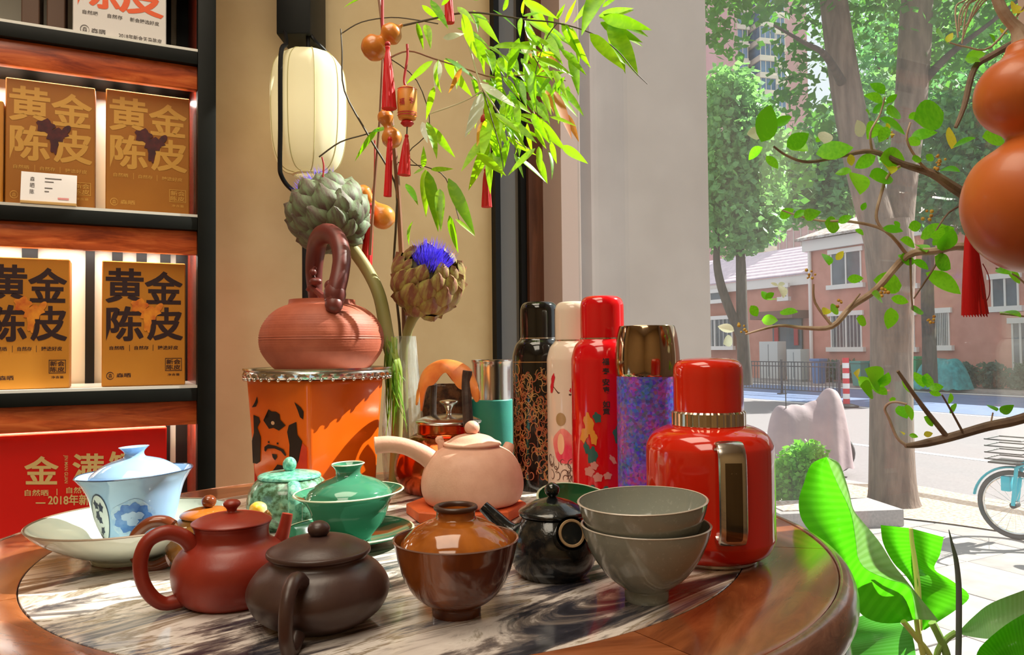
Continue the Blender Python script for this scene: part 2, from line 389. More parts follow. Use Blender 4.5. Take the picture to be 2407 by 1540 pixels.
# the shop window: corner post, rails and one large pane
bp = ona(1360, 600, A1)[0]
win = bpy.data.objects.new('window_1', None); COL.objects.link(win); win['kind'] = 'structure'
struct('frame', join(rbox(onb(1321, 600, bp)[0], A1 + .010, bp, B1 + .15, 0.041, 2.719), rbox(A1 - .03, A1 + .05, .691, bp, 0.041, .10), rbox(A1 - .03, A1 + .05, .691, bp, 2.66, 2.719), rbox(A1 - .03, A1 + .05, .691, .706, .10, 2.66)), m_pink, win)
struct('pane', rbox(A1, A1 + .008, .706, bp, .10, 2.66), m_glass, win)
# outer fin wall that closes the shop front beyond the glass
af = onb(1677, 400, B1)[0]
struct('wall_outer', rbox(A1 + .15, af, B1 + .03, B1 + .28, GZ, 3.4), m_render)
# ================================================================ the street
m_slab = M('pale_paving', (168, 158, 154), .8, col2=(150, 140, 138), ns=5, bs=.15, bscale=90)
m_ground = M('joint_earth', (150, 138, 130), .9, col2=(126, 116, 108), ns=9)
m_asphalt = M('pale_asphalt', (138, 130, 133), .85, col2=(126, 118, 122), ns=30, bs=.1, bscale=300)
m_blue = M('blue_lane_paint', (104, 122, 162), .7, col2=(92, 110, 150), ns=3)
m_line = M('white_road_paint', (240, 238, 238), .7)
m_kerb = M('kerb_granite', (164, 155, 153), .8, col2=(146, 139, 139), ns=40)
m_soil = M('dry_soil_and_litter', (150, 122, 106), .95, col2=(204, 186, 174), ns=26, bs=.6, bscale=60)
struct('ground', rbox(1.44, 120, -60, 140, GZ - .30, GZ - .035), m_ground)
side = struct('sidewalk', rbox(1.45, 8.7, -8, 26, GZ - .034, GZ - .02), m_ground)
sm = meshdata('slab', rbox(-.395, .395, -.495, .495, -.02, 0, .006), m_slab)
cells = [(1.85 + .8 * i, -1.5 + 1.0 * j) for i in range(8) for j in range(16)]
random.shuffle(cells)
for a, b in cells: link('slab', sm, side, AB(a, b, GZ + random.uniform(-.003, .003)))
kerb = struct('kerb', rbox(8.35, 8.62, -8, 60, GZ - .03, GZ + .012, .01), m_kerb)
road = struct('road', rbox(8.7, 28.2, -40, 110, GZ - .034, GZ - .02), m_asphalt)
struct('bike_lane', rbox(19.6, 27.0, -40, 110, GZ - .019, GZ - .016), m_blue, road)
for a, w in ((12.0, .16), (27.6, .3), (19.3, .14)): struct('lane_line', rbox(a - w / 2, a + w / 2, -40, 110, GZ - .0195, GZ - .014), m_line, road)
struct('far_sidewalk', rbox(28.2, 31.2, -40, 110, GZ - .034, GZ + .06), m_slab)
# stone planter block beside the pavement
def block(name, p0, p1, depth, h, label):
    a, b = G(*p0), G(*p1); d = (b - a); l = d.length; ang = math.atan2(d.y, d.x)
    t = thing(name, label, 'planter', a, ang); obj('kerb_stone', box(0, l, 0, depth, 0, h, .012), m_kerb, t); return t, l
pl, L_ = block('stone_planter', (1835, 1250), (2126, 1238), .62, .17, 'pale stone planter block on the pavement at the foot of the big tree')
obj('soil', box(.08, L_ - .5, .1, .54, .165, .18), m_soil, pl)
soil = poly([(math.cos(a) * (1 + .15 * math.sin(3 * a)) * 1.5, math.sin(a) * (1 + .1 * math.sin(5 * a)) * .95) for a in [2 * PI * k / 40 for k in range(40)]], lambda x, y: (x, y, 0))
so = struct('trim_4', soil, m_soil, loc=G(2150, 1188) + Vector((.15, .1, .012))); so.rotation_euler = (0, 0, RZ + PI / 2)
# ---------------------------------------------------------------- trees
m_bark = M('grey_brown_bark', (128, 106, 94), .9, col2=(98, 80, 72), ns=14, st=(1, 1, .18), bs=.7, bscale=30, bd=.02)
m_barkd = M('dark_bark', (84, 72, 66), .9, col2=(62, 54, 50), ns=14, st=(1, 1, .2), bs=.5, bscale=30)
def fmat(n, a, b, c): return leafmat(n, a, b, c, .45, .5)
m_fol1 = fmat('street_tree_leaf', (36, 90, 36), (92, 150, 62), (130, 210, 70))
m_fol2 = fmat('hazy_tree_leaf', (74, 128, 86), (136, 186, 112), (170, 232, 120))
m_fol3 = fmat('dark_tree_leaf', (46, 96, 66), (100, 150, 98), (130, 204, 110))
def foliage(blobs, n, size, seed, hang=.3):
    rnd = random.Random(seed); V, Fc = [], []
    tot = sum(b[3] * b[4] for b in blobs)
    for cx, cy, cz, rx, rz in blobs:
        for _ in range(int(n * rx * rz / tot)):
            while True:
                p = Vector((rnd.uniform(-1, 1), rnd.uniform(-1, 1), rnd.uniform(-1, 1)))
                if .25 < p.length < 1: break
            q = p * (0.55 + .45 * rnd.random()) if rnd.random() < .5 else p.normalized() * rnd.uniform(.8, 1.05)
            c = Vector((cx + q.x * rx, cy + q.y * rx, cz + q.z * rz)); s = size * rnd.uniform(.6, 1.3)
            d = Vector((rnd.gauss(0, 1), rnd.gauss(0, 1), rnd.gauss(-hang, .8))).normalized()
            w = d.cross(Vector((rnd.gauss(0, 1), rnd.gauss(0, 1), rnd.gauss(0, 1)))).normalized() * .36 * s
            k = len(V); V += [c, c + d * s * .5 + w, c + d * s, c + d * s * .5 - w]; Fc.append((k, k + 1, k + 2, k + 3))
    return V, Fc
def limb(pts):                                  # (px, py, depth, half width px)
    return tube([P(x, y, d) for x, y, d, r in pts], [r * d / F for x, y, d, r in pts], 14)
def rel(vf, o): return [v - o for v in vf[0]], vf[1]
DT = G(2100, 1187).y
o_ = G(2100, 1187)
tr = thing('street_tree', 'large forked grey-barked street tree on the pavement in front of the window', 'tree', o_)
def lm(pts): return rel(limb(spl([(x, y, DT + k, r) for x, y, k, r in pts], 4)), o_)
obj('trunk', lm([(2100, 1196, 0, 66), (2099, 1165, 0, 54), (2096, 1080, 0, 49), (2095, 900, 0, 46), (2096, 720, 0, 47), (2092, 600, 0, 54), (2085, 520, 0, 50)]), m_bark, tr)
obj('limb', lm([(2080, 590, 0, 40), (2058, 510, .0, 39), (2028, 400, .05, 37), (1996, 250, .1, 35), (1972, 100, .15, 32), (1956, -20, .2, 30), (1925, -180, .3, 24), (1880, -400, .4, 14)]), m_bark, tr)
obj('limb', lm([(2106, 590, 0, 36), (2114, 500, .1, 33), (2126, 380, .2, 33), (2140, 250, .25, 35), (2150, 100, .3, 36), (2158, -20, .3, 34), (2185, -200, .4, 26), (2230, -420, .5, 14)]), m_bark, tr)
obj('branch', lm([(1985, 205, .1, 12), (1940, 130, -.5, 8), (1890, 100, -.9, 5), (1820, 60, -1.2, 3)]), m_barkd, tr)
obj('branch', lm([(2150, 215, .3, 11), (2230, 130, .0, 8), (2320, 60, -.4, 5), (2420, -20, -.6, 4)]), m_barkd, tr)
cr = foliage([(x, y, z, r, q) for x, y, z, r, q in [(o_.x + dx, o_.y + dy, o_.z + dz, r, q) for dx, dy, dz, r, q in ((-1.5, .2, 6.2, 1.3, .9), (-.6, -.2, 6.7, 1.5, 1.1), (.6, .2, 6.5, 1.5, 1.1), (1.6, .4, 6.3, 1.5, 1.1), (0, 1.0, 7.6, 2.1, 1.5), (-1.2, .8, 7.4, 1.6, 1.1), (1.5, .8, 7.5, 1.7, 1.2), (-1.93, -.1, 5.55, .30, .42), (-.74, .6, 5.1, .36, .6), (1.0, .5, 5.35, .6, .5), (-.85, .5, 4.2, .42, .7))]], 12000, .125, 3)
obj('foliage', rel(cr, o_), m_fol1, tr, smooth=False)['kind'] = 'stuff'
def backtree(name, base, d, trunk, blobs, n, size, mat, label, seed, grp='trees across the street'):
    o = P(base[0], base[1], d); o.z = GZ
    t = thing(name, label, 'tree', o, 0, grp)
    for k, tp in enumerate(trunk): obj('trunk' if k == 0 else 'limb', rel(limb(spl([(x, y, d, r) for x, y, r in tp], 4)), o), m_barkd, t)
    bl = []
    for x, y, rx, ry in blobs:
        p = P(x, y, d); bl.append((p.x - o.x, p.y - o.y, p.z - o.z, rx * d / F, ry * d / F))
    obj('foliage', foliage(bl, n, size, seed), mat, t, smooth=False)['kind'] = 'stuff'
    return t
backtree('roadside_tree', (1748, 905), 27.5, [[(1752, 905, 17), (1748, 830, 15), (1744, 740, 13), (1742, 640, 12), (1738, 560, 9), (1730, 440, 6)], [(1746, 800, 11), (1712, 720, 11), (1692, 660, 10), (1684, 600, 8), (1690, 520, 6)]],
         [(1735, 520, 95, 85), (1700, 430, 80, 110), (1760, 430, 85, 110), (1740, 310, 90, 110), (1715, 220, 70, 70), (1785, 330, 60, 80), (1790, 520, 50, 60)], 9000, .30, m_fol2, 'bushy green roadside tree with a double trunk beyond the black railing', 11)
backtree('roadside_tree', (2188, 905), 26.5, [[(2186, 905, 17), (2184, 800, 15), (2180, 700, 14), (2182, 600, 13), (2200, 460, 10)]],
         [(2200, 470, 105, 80), (2260, 380, 120, 120), (2320, 480, 100, 80), (2210, 280, 110, 110), (2330, 270, 120, 130), (2390, 400, 100, 110), (2420, 500, 80, 60)], 9000, .30, m_fol3, 'slim-trunked green roadside tree seen right behind the big forked trunk', 12)
backtree('roadside_tree', (1905, 900), 51, [[(1900, 900, 9), (1902, 700, 9), (1906, 560, 8)]],
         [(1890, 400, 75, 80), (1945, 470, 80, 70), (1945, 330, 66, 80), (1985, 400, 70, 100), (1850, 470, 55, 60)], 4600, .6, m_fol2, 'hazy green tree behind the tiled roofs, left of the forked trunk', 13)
DTL = ['distant green tree between the two big limbs above the roof', 'tall distant tree seen right of the right limb, high up', 'distant dark green tree at the top behind the hanging gourd stalk', 'distant tree whose crown ends behind the large gourd', 'farthest tree crown at the top between the two limbs']
for k, (x, y, d, r) in enumerate(((2035, 300, 86, 150), (2150, 150, 94, 190), (2320, 120, 70, 190), (2440, 260, 50, 150), (2060, 60, 122, 150))):
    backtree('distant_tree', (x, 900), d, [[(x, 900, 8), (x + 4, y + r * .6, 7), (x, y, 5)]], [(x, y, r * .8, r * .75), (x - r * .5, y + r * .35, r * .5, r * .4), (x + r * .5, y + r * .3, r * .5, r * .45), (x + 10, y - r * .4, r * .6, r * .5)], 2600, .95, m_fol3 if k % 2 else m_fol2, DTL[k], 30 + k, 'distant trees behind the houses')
# ---------------------------------------------------------------- terracotta house over the road (plane a = AH)
AH = 31.2
m_terra = M('terracotta_render', (206, 140, 124), .85, col2=(196, 130, 114), ns=2)
m_white = M('white_painted_concrete', (232, 220, 214), .8)
m_pane = M('house_window_glass', (92, 100, 112), .12, col2=(60, 66, 76), ns=.8)
m_tile = M('pinkish_roof_tile', (226, 204, 214), .7, col2=(208, 186, 200), ns=3)
m_tiled = M('weathered_roof_tile', (214, 204, 200), .7, col2=(150, 130, 120), ns=5)
m_grey = M('grey_cabinet_paint', (196, 190, 186), .6)
m_redsign = M('red_lantern_cloth', (190, 60, 66), .7)
def abz(o): return lambda vf: rel(vf, o)
def front(px, py): return ona(px, py, AH)
house = thing('terracotta_house', 'two-storey terracotta house with white sills across the street', 'building', AB(AH, front(2100, 900)[0], GZ), RZ)
hb0 = front(2100, 900)[0]
def hp(name, b0, b1, z0, z1, a0, a1, mat, parent=house, bev=0):      # local frame of the house: x outwards (away), y along the street, z above ground
    return obj(name, box(a0, a1, b0 - hb0, b1 - hb0, z0 - GZ, z1 - GZ, bev), mat, parent)
bl_ = front(1905, 700)[0]; br_ = -3.0; ze = front(1905, 592)[1]
hp('wall', br_, bl_, GZ, ze, 0, 9, m_terra)
hp('cornice', br_, bl_ + .25, ze, ze + .55, -.25, 9, m_white)
def roofvf(b0, b1, z0, z1, a0, a1, over=.5):
    V = [(a0 - over, b0 - over, z0), (a0 - over, b1 + over, z0), ((a0 + a1) / 2, b1 - 2.5, z1), ((a0 + a1) / 2, b0 + 2.5, z1), (a1 + over, b0, z0), (a1 + over, b1 + over, z0)]
    V = [Vector((x, y - hb0, z - GZ)) for x, y, z in V]; V2 = [v + Vector((0, 0, .12)) for v in V]
    return V + V2, [(6, 9, 8, 7), (8, 11, 7), (9, 6, 10), (9, 10, 11, 8), (0, 1, 2, 3), (1, 5, 2), (3, 4, 0), (2, 5, 4, 3), (0, 6, 7, 1), (1, 7, 11, 5), (5, 11, 10, 4), (4, 10, 6, 0)]
obj('roof', roofvf(br_, bl_, ze + .56, ze + 2.6, 0, 9), m_tiled, house, smooth=False)
def hwindow(x0, x1, y0, y1, bars=True, sill=True):
    xm = (x0 + x1) / 2; b1, b0 = front(x0, y0)[0], front(x1, y0)[0]; z1, z0 = front(xm, y0)[1], front(xm, y1)[1]
    f = obj('window', join(box(-.12, .02, b0 - hb0 - .12, b1 - hb0 + .12, z1 - GZ, z1 - GZ + .22), box(-.05, .02, b0 - hb0, b0 - hb0 + .07, z0 - GZ, z1 - GZ), box(-.05, .02, b1 - hb0 - .07, b1 - hb0, z0 - GZ, z1 - GZ), box(-.05, .02, (b0 + b1) / 2 - hb0 - .04, (b0 + b1) / 2 - hb0 + .04, z0 - GZ, z1 - GZ)), m_white if sill else m_grey, house)
    obj('pane', box(-.02, .04, b0 - hb0 + .05, b1 - hb0 - .05, z0 - GZ, z1 - GZ), m_pane, f)
    if sill: obj('sill', box(-.2, .02, b0 - hb0 - .18, b1 - hb0 + .18, z0 - GZ - .22, z0 - GZ), m_white, f)
    if bars: obj('bars', join(*[box(-.10, -.07, b0 - hb0 + (b1 - b0) * k / 9, b0 - hb0 + (b1 - b0) * k / 9 + .03, z0 - GZ, z1 - GZ) for k in range(1, 9)]), m_grey, f)
hwindow(1953, 2025, 594, 668, bars=False); hwindow(1953, 2026, 742, 816); hwindow(2194, 2232, 736, 812); hwindow(2120, 2150, 742, 816); hwindow(2330, 2395, 655, 720, False); hwindow(2378, 2420, 760, 880, False, False)
hwindow(2120, 2152, 600, 668, False)
# left wing, lower, with the pink tiled roof
bw0, bw1 = bl_ + .01, front(1600, 700)[0] + 6; zw = front(1800, 676)[1]
wing = hp('wing_wall', bw0, bw1, GZ, zw, .6, 9, m_terra)
hp('wing_cornice', bw0, bw1, zw, zw + .5, .3, 9, m_white)
z2 = front(1890, 610)[1] + .9
obj('wing_roof', grid(lambda u, v: (.2 + 4.6 * v, bw0 - hb0 + (bw1 - bw0) * u, zw + .52 - GZ + (z2 - zw) * v + .035 * math.sin(2 * PI * v * 9)), 1, 72, .08), m_tile, house)
hwindow(1640, 1722, 752, 814); hwindow(1640, 1702, 690, 706, False); hwindow(1838, 1852, 676, 698, False)
hp('doorway', front(1868, 780)[0], front(1800, 780)[0], GZ + .2, front(1835, 750)[1], .5, .62, m_pane); hp('canopy', front(1885, 740)[0], front(1785, 740)[0], front(1835, 750)[1], front(1835, 732)[1], -.7, .62, M('canopy_brown', (120, 84, 76), .8))
for x in (1806, 1852): hp('red_banner', front(x + 9, 780)[0], front(x, 780)[0], front(x, 812)[1], front(x, 765)[1], .42, .48, m_redsign)
obj('downpipe', tube([(-.12, bl_ - hb0 - .1, 0), (-.12, bl_ - hb0 - .1, ze - GZ)], .09, 8), m_white, house)
for x0, x1, y0, lab in ((1785, 1828, 806, 'taller pale grey utility cabinet behind the railing'), (1849, 1882, 824, 'shorter pale grey utility cabinet behind the railing')):
    b1, b0 = ona(x0, 850, 29.2)[0], ona(x1, 850, 29.2)[0]; z1 = ona(x0, y0, 29.2)[1]
    t = thing('utility_cabinet', lab, 'cabinet', AB(29.2, b0, GZ + .061), RZ)
    obj('body', box(0, .6, 0, b1 - b0, .1, z1 - GZ, .02), m_grey, t); obj('plinth', box(.03, .57, .03, b1 - b0 - .03, 0, .1), m_kerb, t); obj('door_seam', box(-.012, .0, (b1 - b0) * .49, (b1 - b0) * .51, .2, z1 - GZ - .15), m_pane, t)
# pink rendered block behind and the distant apartment tower
m_pinkb = M('pink_cladding', (200, 166, 166), .85, col2=(190, 156, 158), ns=2)
t = thing('pink_block', 'pinkish rendered block with vertical seams behind the tiled roofs', 'building', AB(48, 0, GZ), RZ)
b1, b0 = ona(1826, 560, 48)[0], ona(1985, 560, 48)[0]; z1 = ona(1900, 455, 48)[1]
obj('wall', box(0, 8, b0, b1, 0, z1 - GZ), m_pinkb, t)
for k in range(9): obj('seam', box(-.04, 0, b0 + (b1 - b0) * (k + .5) / 9, b0 + (b1 - b0) * (k + .5) / 9 + .08, 0, z1 - GZ), m_grey, t)
obj('window', box(-.08, 0, b1 - 1.6, b1 - .2, ona(1840, 545, 48)[1] - GZ, ona(1840, 515, 48)[1] - GZ), m_white, t); 
m_towerp = M('tower_pink_brick', (208, 160, 164), .85); m_towerw = M('tower_white_band', (236, 220, 206), .8); m_towerg = M('tower_glass', (120, 150, 186), .2, col2=(84, 104, 134), ns=.4)
DTW = 130.0; tp = P(1790, 880, DTW); tp.z = GZ
tw = thing('apartment_tower', 'distant pink and cream apartment tower with bay windows above the trees', 'building', tp, math.radians(14))
sT = DTW / F
H0 = 15
def tx(px): return (px - 1790) * sT
obj('core', box(tx(1660), tx(1960), 3, 14, 0, 92), m_towerp, tw)
obj('side_wall', box(tx(1672), tx(1726), -2, 6, 0, 92), m_towerp, tw)
fl = 2.95
for k in range(6, 30):
    z = k * fl
    if z > 88: break
    for x0, x1, y0 in ((tx(1728), tx(1776), 0), (tx(1784), tx(1832), -2.0), (tx(1838), tx(1880), .4)):
        s_ = obj('balcony', join(box(x0, x1, y0, 4, z, z + .55), box(x0 + .15, x1 - .15, y0 + .2, 4, z + .55, z + 1.0)), m_towerw, tw)
        g = obj('bay_window', box(x0 + .3, x1 - .3, y0 + .3, 3.6, z + 1.0, z + fl), m_towerg, tw)
        obj('mullion', join(*[box(x0 + .3 + (x1 - x0 - .6) * q / 3 - .05, x0 + .3 + (x1 - x0 - .6) * q / 3 + .05, y0 + .22, y0 + .3, z + 1.0, z + fl) for q in range(4)]), m_towerw, g)
# ---------------------------------------------------------------- railing, bollard, bins, hedge
m_rail = M('dark_railing_metal', (70, 66, 70), .5)
AR = 22.2; rb1, rb0 = ona(1590, 920, AR)[0], ona(1976, 930, AR)[0]; RH = 1.22
ra = thing('street_railing', 'dark metal barrier railing with thin bars along the blue lane', 'railing', AB(AR, rb0, GZ - .016), RZ)
for z in (.18, RH - .16, RH): obj('rail', box(-.02, .02, 0, rb1 - rb0, z - .02, z + .02), m_rail, ra)
bar = meshdata('bar', box(-.011, .011, -.011, .011, .18, RH), m_rail); n = int((rb1 - rb0) / .155)
for k in range(1, n): link('bar', bar, ra, (0, k * .155, 0))
post = meshdata('post', join(box(-.035, .035, -.035, .035, 0, RH + .1, .006), box(-.16, .16, -.09, .09, 0, .04)), m_rail)
for k in range(int((rb1 - rb0) / 2.6) + 1): link('post', post, ra, (0, .05 + k * 2.6, 0))
bo = thing('traffic_bollard', 'red and white striped traffic post on a grey base beside the railing', 'bollard', G(1990, 956) + Vector((0, 0, -.0)))
m_red = M('bollard_red', (214, 44, 60), .5); m_rub = M('dark_rubber', (62, 66, 70), .8)
s = bo.location.y / F; H = 108 * s
for k in range(9): obj('stripe', lathe([(0, 0), (7.5 * s, 0), (7.5 * s, H / 9), (0, H / 9)], 16), m_red if k % 2 == 0 else m_line, bo, (0, 0, .08 + k * H / 9))
obj('base', lathe([(0, 0), (27 * s, 0), (27 * s, .03), (12 * s, .085), (0, .085)], 24), m_rub, bo)
m_bin = M('green_bin_plastic', (40, 150, 96), .5); m_teal = M('teal_tarpaulin', (60, 160, 160), .6, col2=(40, 120, 124), ns=5)
def wheelbin(px, py, d, w, h, mat, lab):
    o = P(px, py, d); o.z = GZ + .061; s = d / F
    t = thing('wheelie_bin', lab, 'bin', o, RZ)
    obj('body', xf(lathe([(0, 0), (.36 * w * s, 0), (.5 * w * s, h * s * .86), (0, h * s * .86)], 4), Matrix.Rotation(PI / 4, 4, 'Z')), mat, t, smooth=False)
    obj('lid', box(-w * s * .4, w * s * .4, -w * s * .4, w * s * .4, h * s * .87, h * s * .97, .03), mat, t)
wheelbin(2150, 880, 30.5, 36, 78, m_bin, 'green wheelie bin right of the forked trunk below a house window')
wheelbin(1925, 900, 35.4, 36, 60, M('blue_bin', (70, 120, 170), .5), 'blue wheelie bin behind the railing below the house windows')
wheelbin(2021, 900, 33.0, 40, 60, M('teal_bin', (50, 140, 130), .5), 'teal wheelie bin left of the forked trunk')
o = P(2215, 900, 29.5); o.z = GZ + .061
t = thing('covered_cart', 'cart under a rumpled teal tarpaulin by the hedge', 'cart', o, RZ)
obj('tarpaulin', grid(lambda u, v: ((.5 - abs(v - .5) * 2 * .5) * 0 + (v - .5) * 1.1, (u - .5) * 1.9, 1.15 * (1 - (abs(v - .5) * 2) ** 4) * (1 - (abs(u - .5) * 2) ** 6) + .05 * math.sin(u * 21) * math.sin(v * 3 + u * 9) + .04), 30, 16), m_teal, t)
for k in (-.6, .6): obj('wheel', xf(lathe([(0, -.04), (.2, -.04), (.22, 0), (.2, .04), (0, .04)], 16), Matrix.Translation((-.42, k, .22)) @ Matrix.Rotation(PI / 2, 4, 'Y')), m_rub, t)
m_hedge = fmat('hedge_leaf', (50, 84, 78), (90, 120, 110), (110, 160, 110))
bh0, bh1 = ona(2420, 880, 30.6)[0], ona(1893, 880, 30.2)[0]
hv = foliage([(0, y_, .5, .45, .5) for y_ in [k * 1.1 for k in range(int((bh1 - bh0) / 1.1))]], 5200, .22, 5)
t = thing('low_hedge', 'low dark green hedge at the foot of the terracotta house', 'hedge', AB(30.2, bh0, GZ + .06), RZ)
obj('foliage', hv, m_hedge, t, smooth=False)['kind'] = 'stuff'
# ---------------------------------------------------------------- covered scooter, shrub, bicycle
o = G(1905, 1112); s = o.y / F
m_cover = M('pinkish_grey_dust_cover', (172, 150, 153), .75, col2=(158, 138, 144), ns=4, bs=.3, bscale=9, bd=.02)
sc_ = thing('covered_scooter', 'parked scooter under a pale pinkish-grey dust cover beside the shrub', 'scooter', o)
CT = spl([(0, 60), (.03, 112), (.10, 150), (.22, 158), (.45, 160), (.62, 172), (.72, 192), (.80, 196), (.87, 186), (.93, 130), (1.0, 20)], 6)
def cover(u, v):                                 # u along, v round the hoop
    k = min(int(u * (len(CT) - 1)), len(CT) - 2); f = u * (len(CT) - 1) - k
    ux = CT[k][0] + (CT[k + 1][0] - CT[k][0]) * f; top = (CT[k][1] + (CT[k + 1][1] - CT[k][1]) * f) * s
    a = (v - .5) * PI; w = .34 * (math.sin(PI * min(max(ux, .02), .98)) ** .35); h = max(math.cos(a), 0) ** .5
    fold = 1 + .07 * math.sin(ux * 26 + abs(v - .5) * 4) * (1 - h)
    return ((-98 + 190 * ux) * s, w * math.sin(a) * (1.35 - .35 * h) * fold, .10 + (top - .10) * h + .012 * math.sin(ux * 31 + v * 7))
obj('dust_cover', grid(cover, 44, 30), m_cover, sc_)
for k, x in enumerate((-78, 62)): obj('wheel', xf(lathe([(.12, -.05), (.24, -.05), (.27, 0), (.24, .05), (.12, .05)], 24), Matrix.Translation((x * s, 0, .27)) @ Matrix.Rotation(PI / 2, 4, 'X')), m_rub, sc_)
obj('mirror_stalk', tube([(-60 * s, -.1, 150 * s), (-66 * s, -.2, 190 * s), (-70 * s, -.24, 205 * s)], .008, 6), m_rub, sc_)
o = G(1880, 1192); s = o.y / F
m_shrub = fmat('bright_shrub_leaf', (60, 130, 40), (120, 190, 60), (150, 230, 70))
t = thing('leafy_shrub', 'bright green leafy shrub growing in front of the covered scooter', 'shrub', o)
obj('foliage', foliage([(0, 0, 105 * s, 52 * s, 40 * s), (25 * s, 0, 125 * s, 40 * s, 28 * s), (-40 * s, 0, 60 * s, 45 * s, 45 * s), (5 * s, 0, 45 * s, 50 * s, 40 * s)], 3000, .065, 8), m_shrub, t, smooth=False)['kind'] = 'stuff'
for k in range(5): obj('stem', tube(spl([(0.02 * k - .04, 0, 0), ((k - 2) * .05, .02 * (k % 2), .25), ((k - 2) * .1, .03, .5)], 3), .008, 6), m_barkd, t)
m_turq = M('turquoise_bike_paint', (40, 186, 206), .35); m_chrome = M('chrome', (216, 214, 210), .12, 1); m_dark = M('dark_plastic', (40, 42, 46), .6)
wb = P(2386, 1187, G(2386, 1268).y); R_ = wb.z - GZ
bk = thing('turquoise_bicycle', 'turquoise bicycle parked on the pavement with a grey mudguard wheel', 'bicycle', (wb.x, wb.y, GZ), math.radians(-52))
def ring(r, t, seg=44): return tube([(r * math.cos(2 * PI * k / seg), 0, r * math.sin(2 * PI * k / seg)) for k in range(seg + 1)], t, 8, False)
for x in (0, 1.05):
    w = obj('wheel', xf(ring(R_ - .02, .022), Matrix.Translation((x, 0, R_))), m_rub, bk)
    obj('rim', xf(ring(R_ - .05, .012), Matrix.Translation((x, 0, R_))), m_chrome, w)
    obj('spokes', join(*[tube([(x, 0, R_), (x + (R_ - .05) * math.cos(k * PI / 10), 0, R_ + (R_ - .05) * math.sin(k * PI / 10))], .0016, 4) for k in range(20)]), m_chrome, w)['kind'] = 'stuff'
    obj('hub', xf(lathe([(0, -.05), (.03, -.05), (.03, .05), (0, .05)], 12), Matrix.Translation((x, 0, R_)) @ Matrix.Rotation(PI / 2, 4, 'X')), m_dark, w)
    obj('mudguard', tube([(x + (R_ + .03) * math.cos(a), 0, R_ + (R_ + .03) * math.sin(a)) for a in [PI * (.35 + .6 * k / 14) if x == 0 else PI * (.05 + .6 * k / 14) for k in range(15)]], .028, 8, True, .4), m_turq, bk)
def bt(name, p, r, m=None): return obj(name, tube(p, r, 10), m or m_turq, bk)
bt('fork', [(0, .05, R_), (.04, .06, R_ + .35), (.16, .02, .78)], .018); bt('fork', [(0, -.05, R_), (.04, -.06, R_ + .35), (.16, -.02, .78)], .018)
bt('frame', spl([(.16, 0, .78), (.3, 0, .5), (.55, 0, .32), (.62, 0, .5), (.72, 0, .82)], 4), .028); bt('chain_stay', [(.55, 0, .3), (1.05, 0, R_)], .018); bt('seat_stay', [(.66, 0, .6), (1.05, 0, R_)], .014)
bt('handlebar', spl([(.30, -.27, 1.02), (.2, -.2, 1.04), (.17, 0, .98), (.2, .2, 1.04), (.30, .27, 1.02)], 4), .012, m_chrome); bt('stem', [(.16, 0, .75), (.17, 0, .98)], .016, m_chrome)
obj('saddle', xf(ball((0, 0, 0), .12, 1.1, .7, .35), Matrix.Translation((.73, 0, .90))), m_dark, bk)
obj('basket', join(*[box(-.16, .10, -.16, .16, z, z + .015) for z in (.70,)], *[tube([(-.18, -.17, z), (.12, -.17, z), (.12, .17, z), (-.18, .17, z), (-.18, -.17, z)], .006, 6) for z in (.74, .80, .86, .92)]), m_dark, bk)
obj('lock_box', box(-.10, -.02, -.05, .05, R_ + .12, R_ + .26, .015), m_turq, bk)
# ================================================================ display shelf and its boxes
m_apron = woodmat('red_brown_wood', (128, 44, 16), (186, 82, 34), (216, 116, 58), 9, (1, 6, 6), .35)
m_inner = woodmat('dark_red_panel', (96, 26, 14), (140, 48, 28), (170, 70, 40), 8, (5, 5, .6), .25)
m_backp = M('pale_back_panel', (206, 202, 190), .7)
m_shelftop = M('pale_shelf_top', (224, 222, 214), .3)
BS = 1.875
sh = thing('display_shelf', 'tall black display shelf with red-brown wooden aprons holding tea boxes', 'shelf', AB(0, BS, 0), RZ)
SL, SR = -.72, .152
obj('post', box(SR, .191, -.012, .03, 0, 2.7, .002), m_black, sh)
obj('side_panel', box(SR, .188, .031, .295, 0, 2.7), m_inner, sh)
obj('post', box(SL - .04, SL, -.012, .295, 0, 2.7, .002), m_black, sh)
obj('back_panel', box(SL, SR, .30, .312, 0, 2.7), m_backp, sh)
ZB = [(1.722, 1.686), (1.342, 1.306), (.955, .920), (.572, .536), (2.11, 2.074)]
for zt, zb in ZB:
    b = obj('shelf_board', box(SL, SR, -.010, .29, zb, zt - .006, .002), m_black, sh)
    obj('shelf_top', box(SL, SR, -.008, .29, zt - .006, zt), m_shelftop, b)
    obj('apron', box(SL, SR, .004, .026, zb - .054, zb - .0005, .002), m_apron, sh)
    obj('light_strip', box(SL + .03, SR - .03, .05, .062, zb - .012, zb - .001), m_shelftop, sh)
for px, w in ((70, .016), (212, .010), (276, .012), (333, .012), (389, .012), (436, .022)):
    a = onb(px, 600, BS + .285)[0]; obj('back_slat', box(a - w, a + w, .282, .298, 0, 2.7), m_blackmetal, sh)
for zt, zb in ZB[:3]:                                                 # warm strip at the front of each board; the rear lamp is added fill
    area('strip_and_fill_lamp', AB(-.26, BS + .24, zb - .016), .8, .03, 2.2, (1.0, .93, .84), (0, 0, RZ))  # added fill that brightens the back panel, no strip here
    p = AB(-.26, BS + .056, zb - .016); area('strip_and_fill_lamp', p, .8, .014, 4.2 if zt < 1 else (2.6 if zt < 1.5 else 2.6), (1.0, .62, .26), (0, 0, RZ))
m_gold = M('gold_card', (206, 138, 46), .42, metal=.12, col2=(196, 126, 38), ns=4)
m_golddim = M('bronze_card', (172, 110, 36), .42, metal=.12, col2=(160, 98, 30), ns=4)
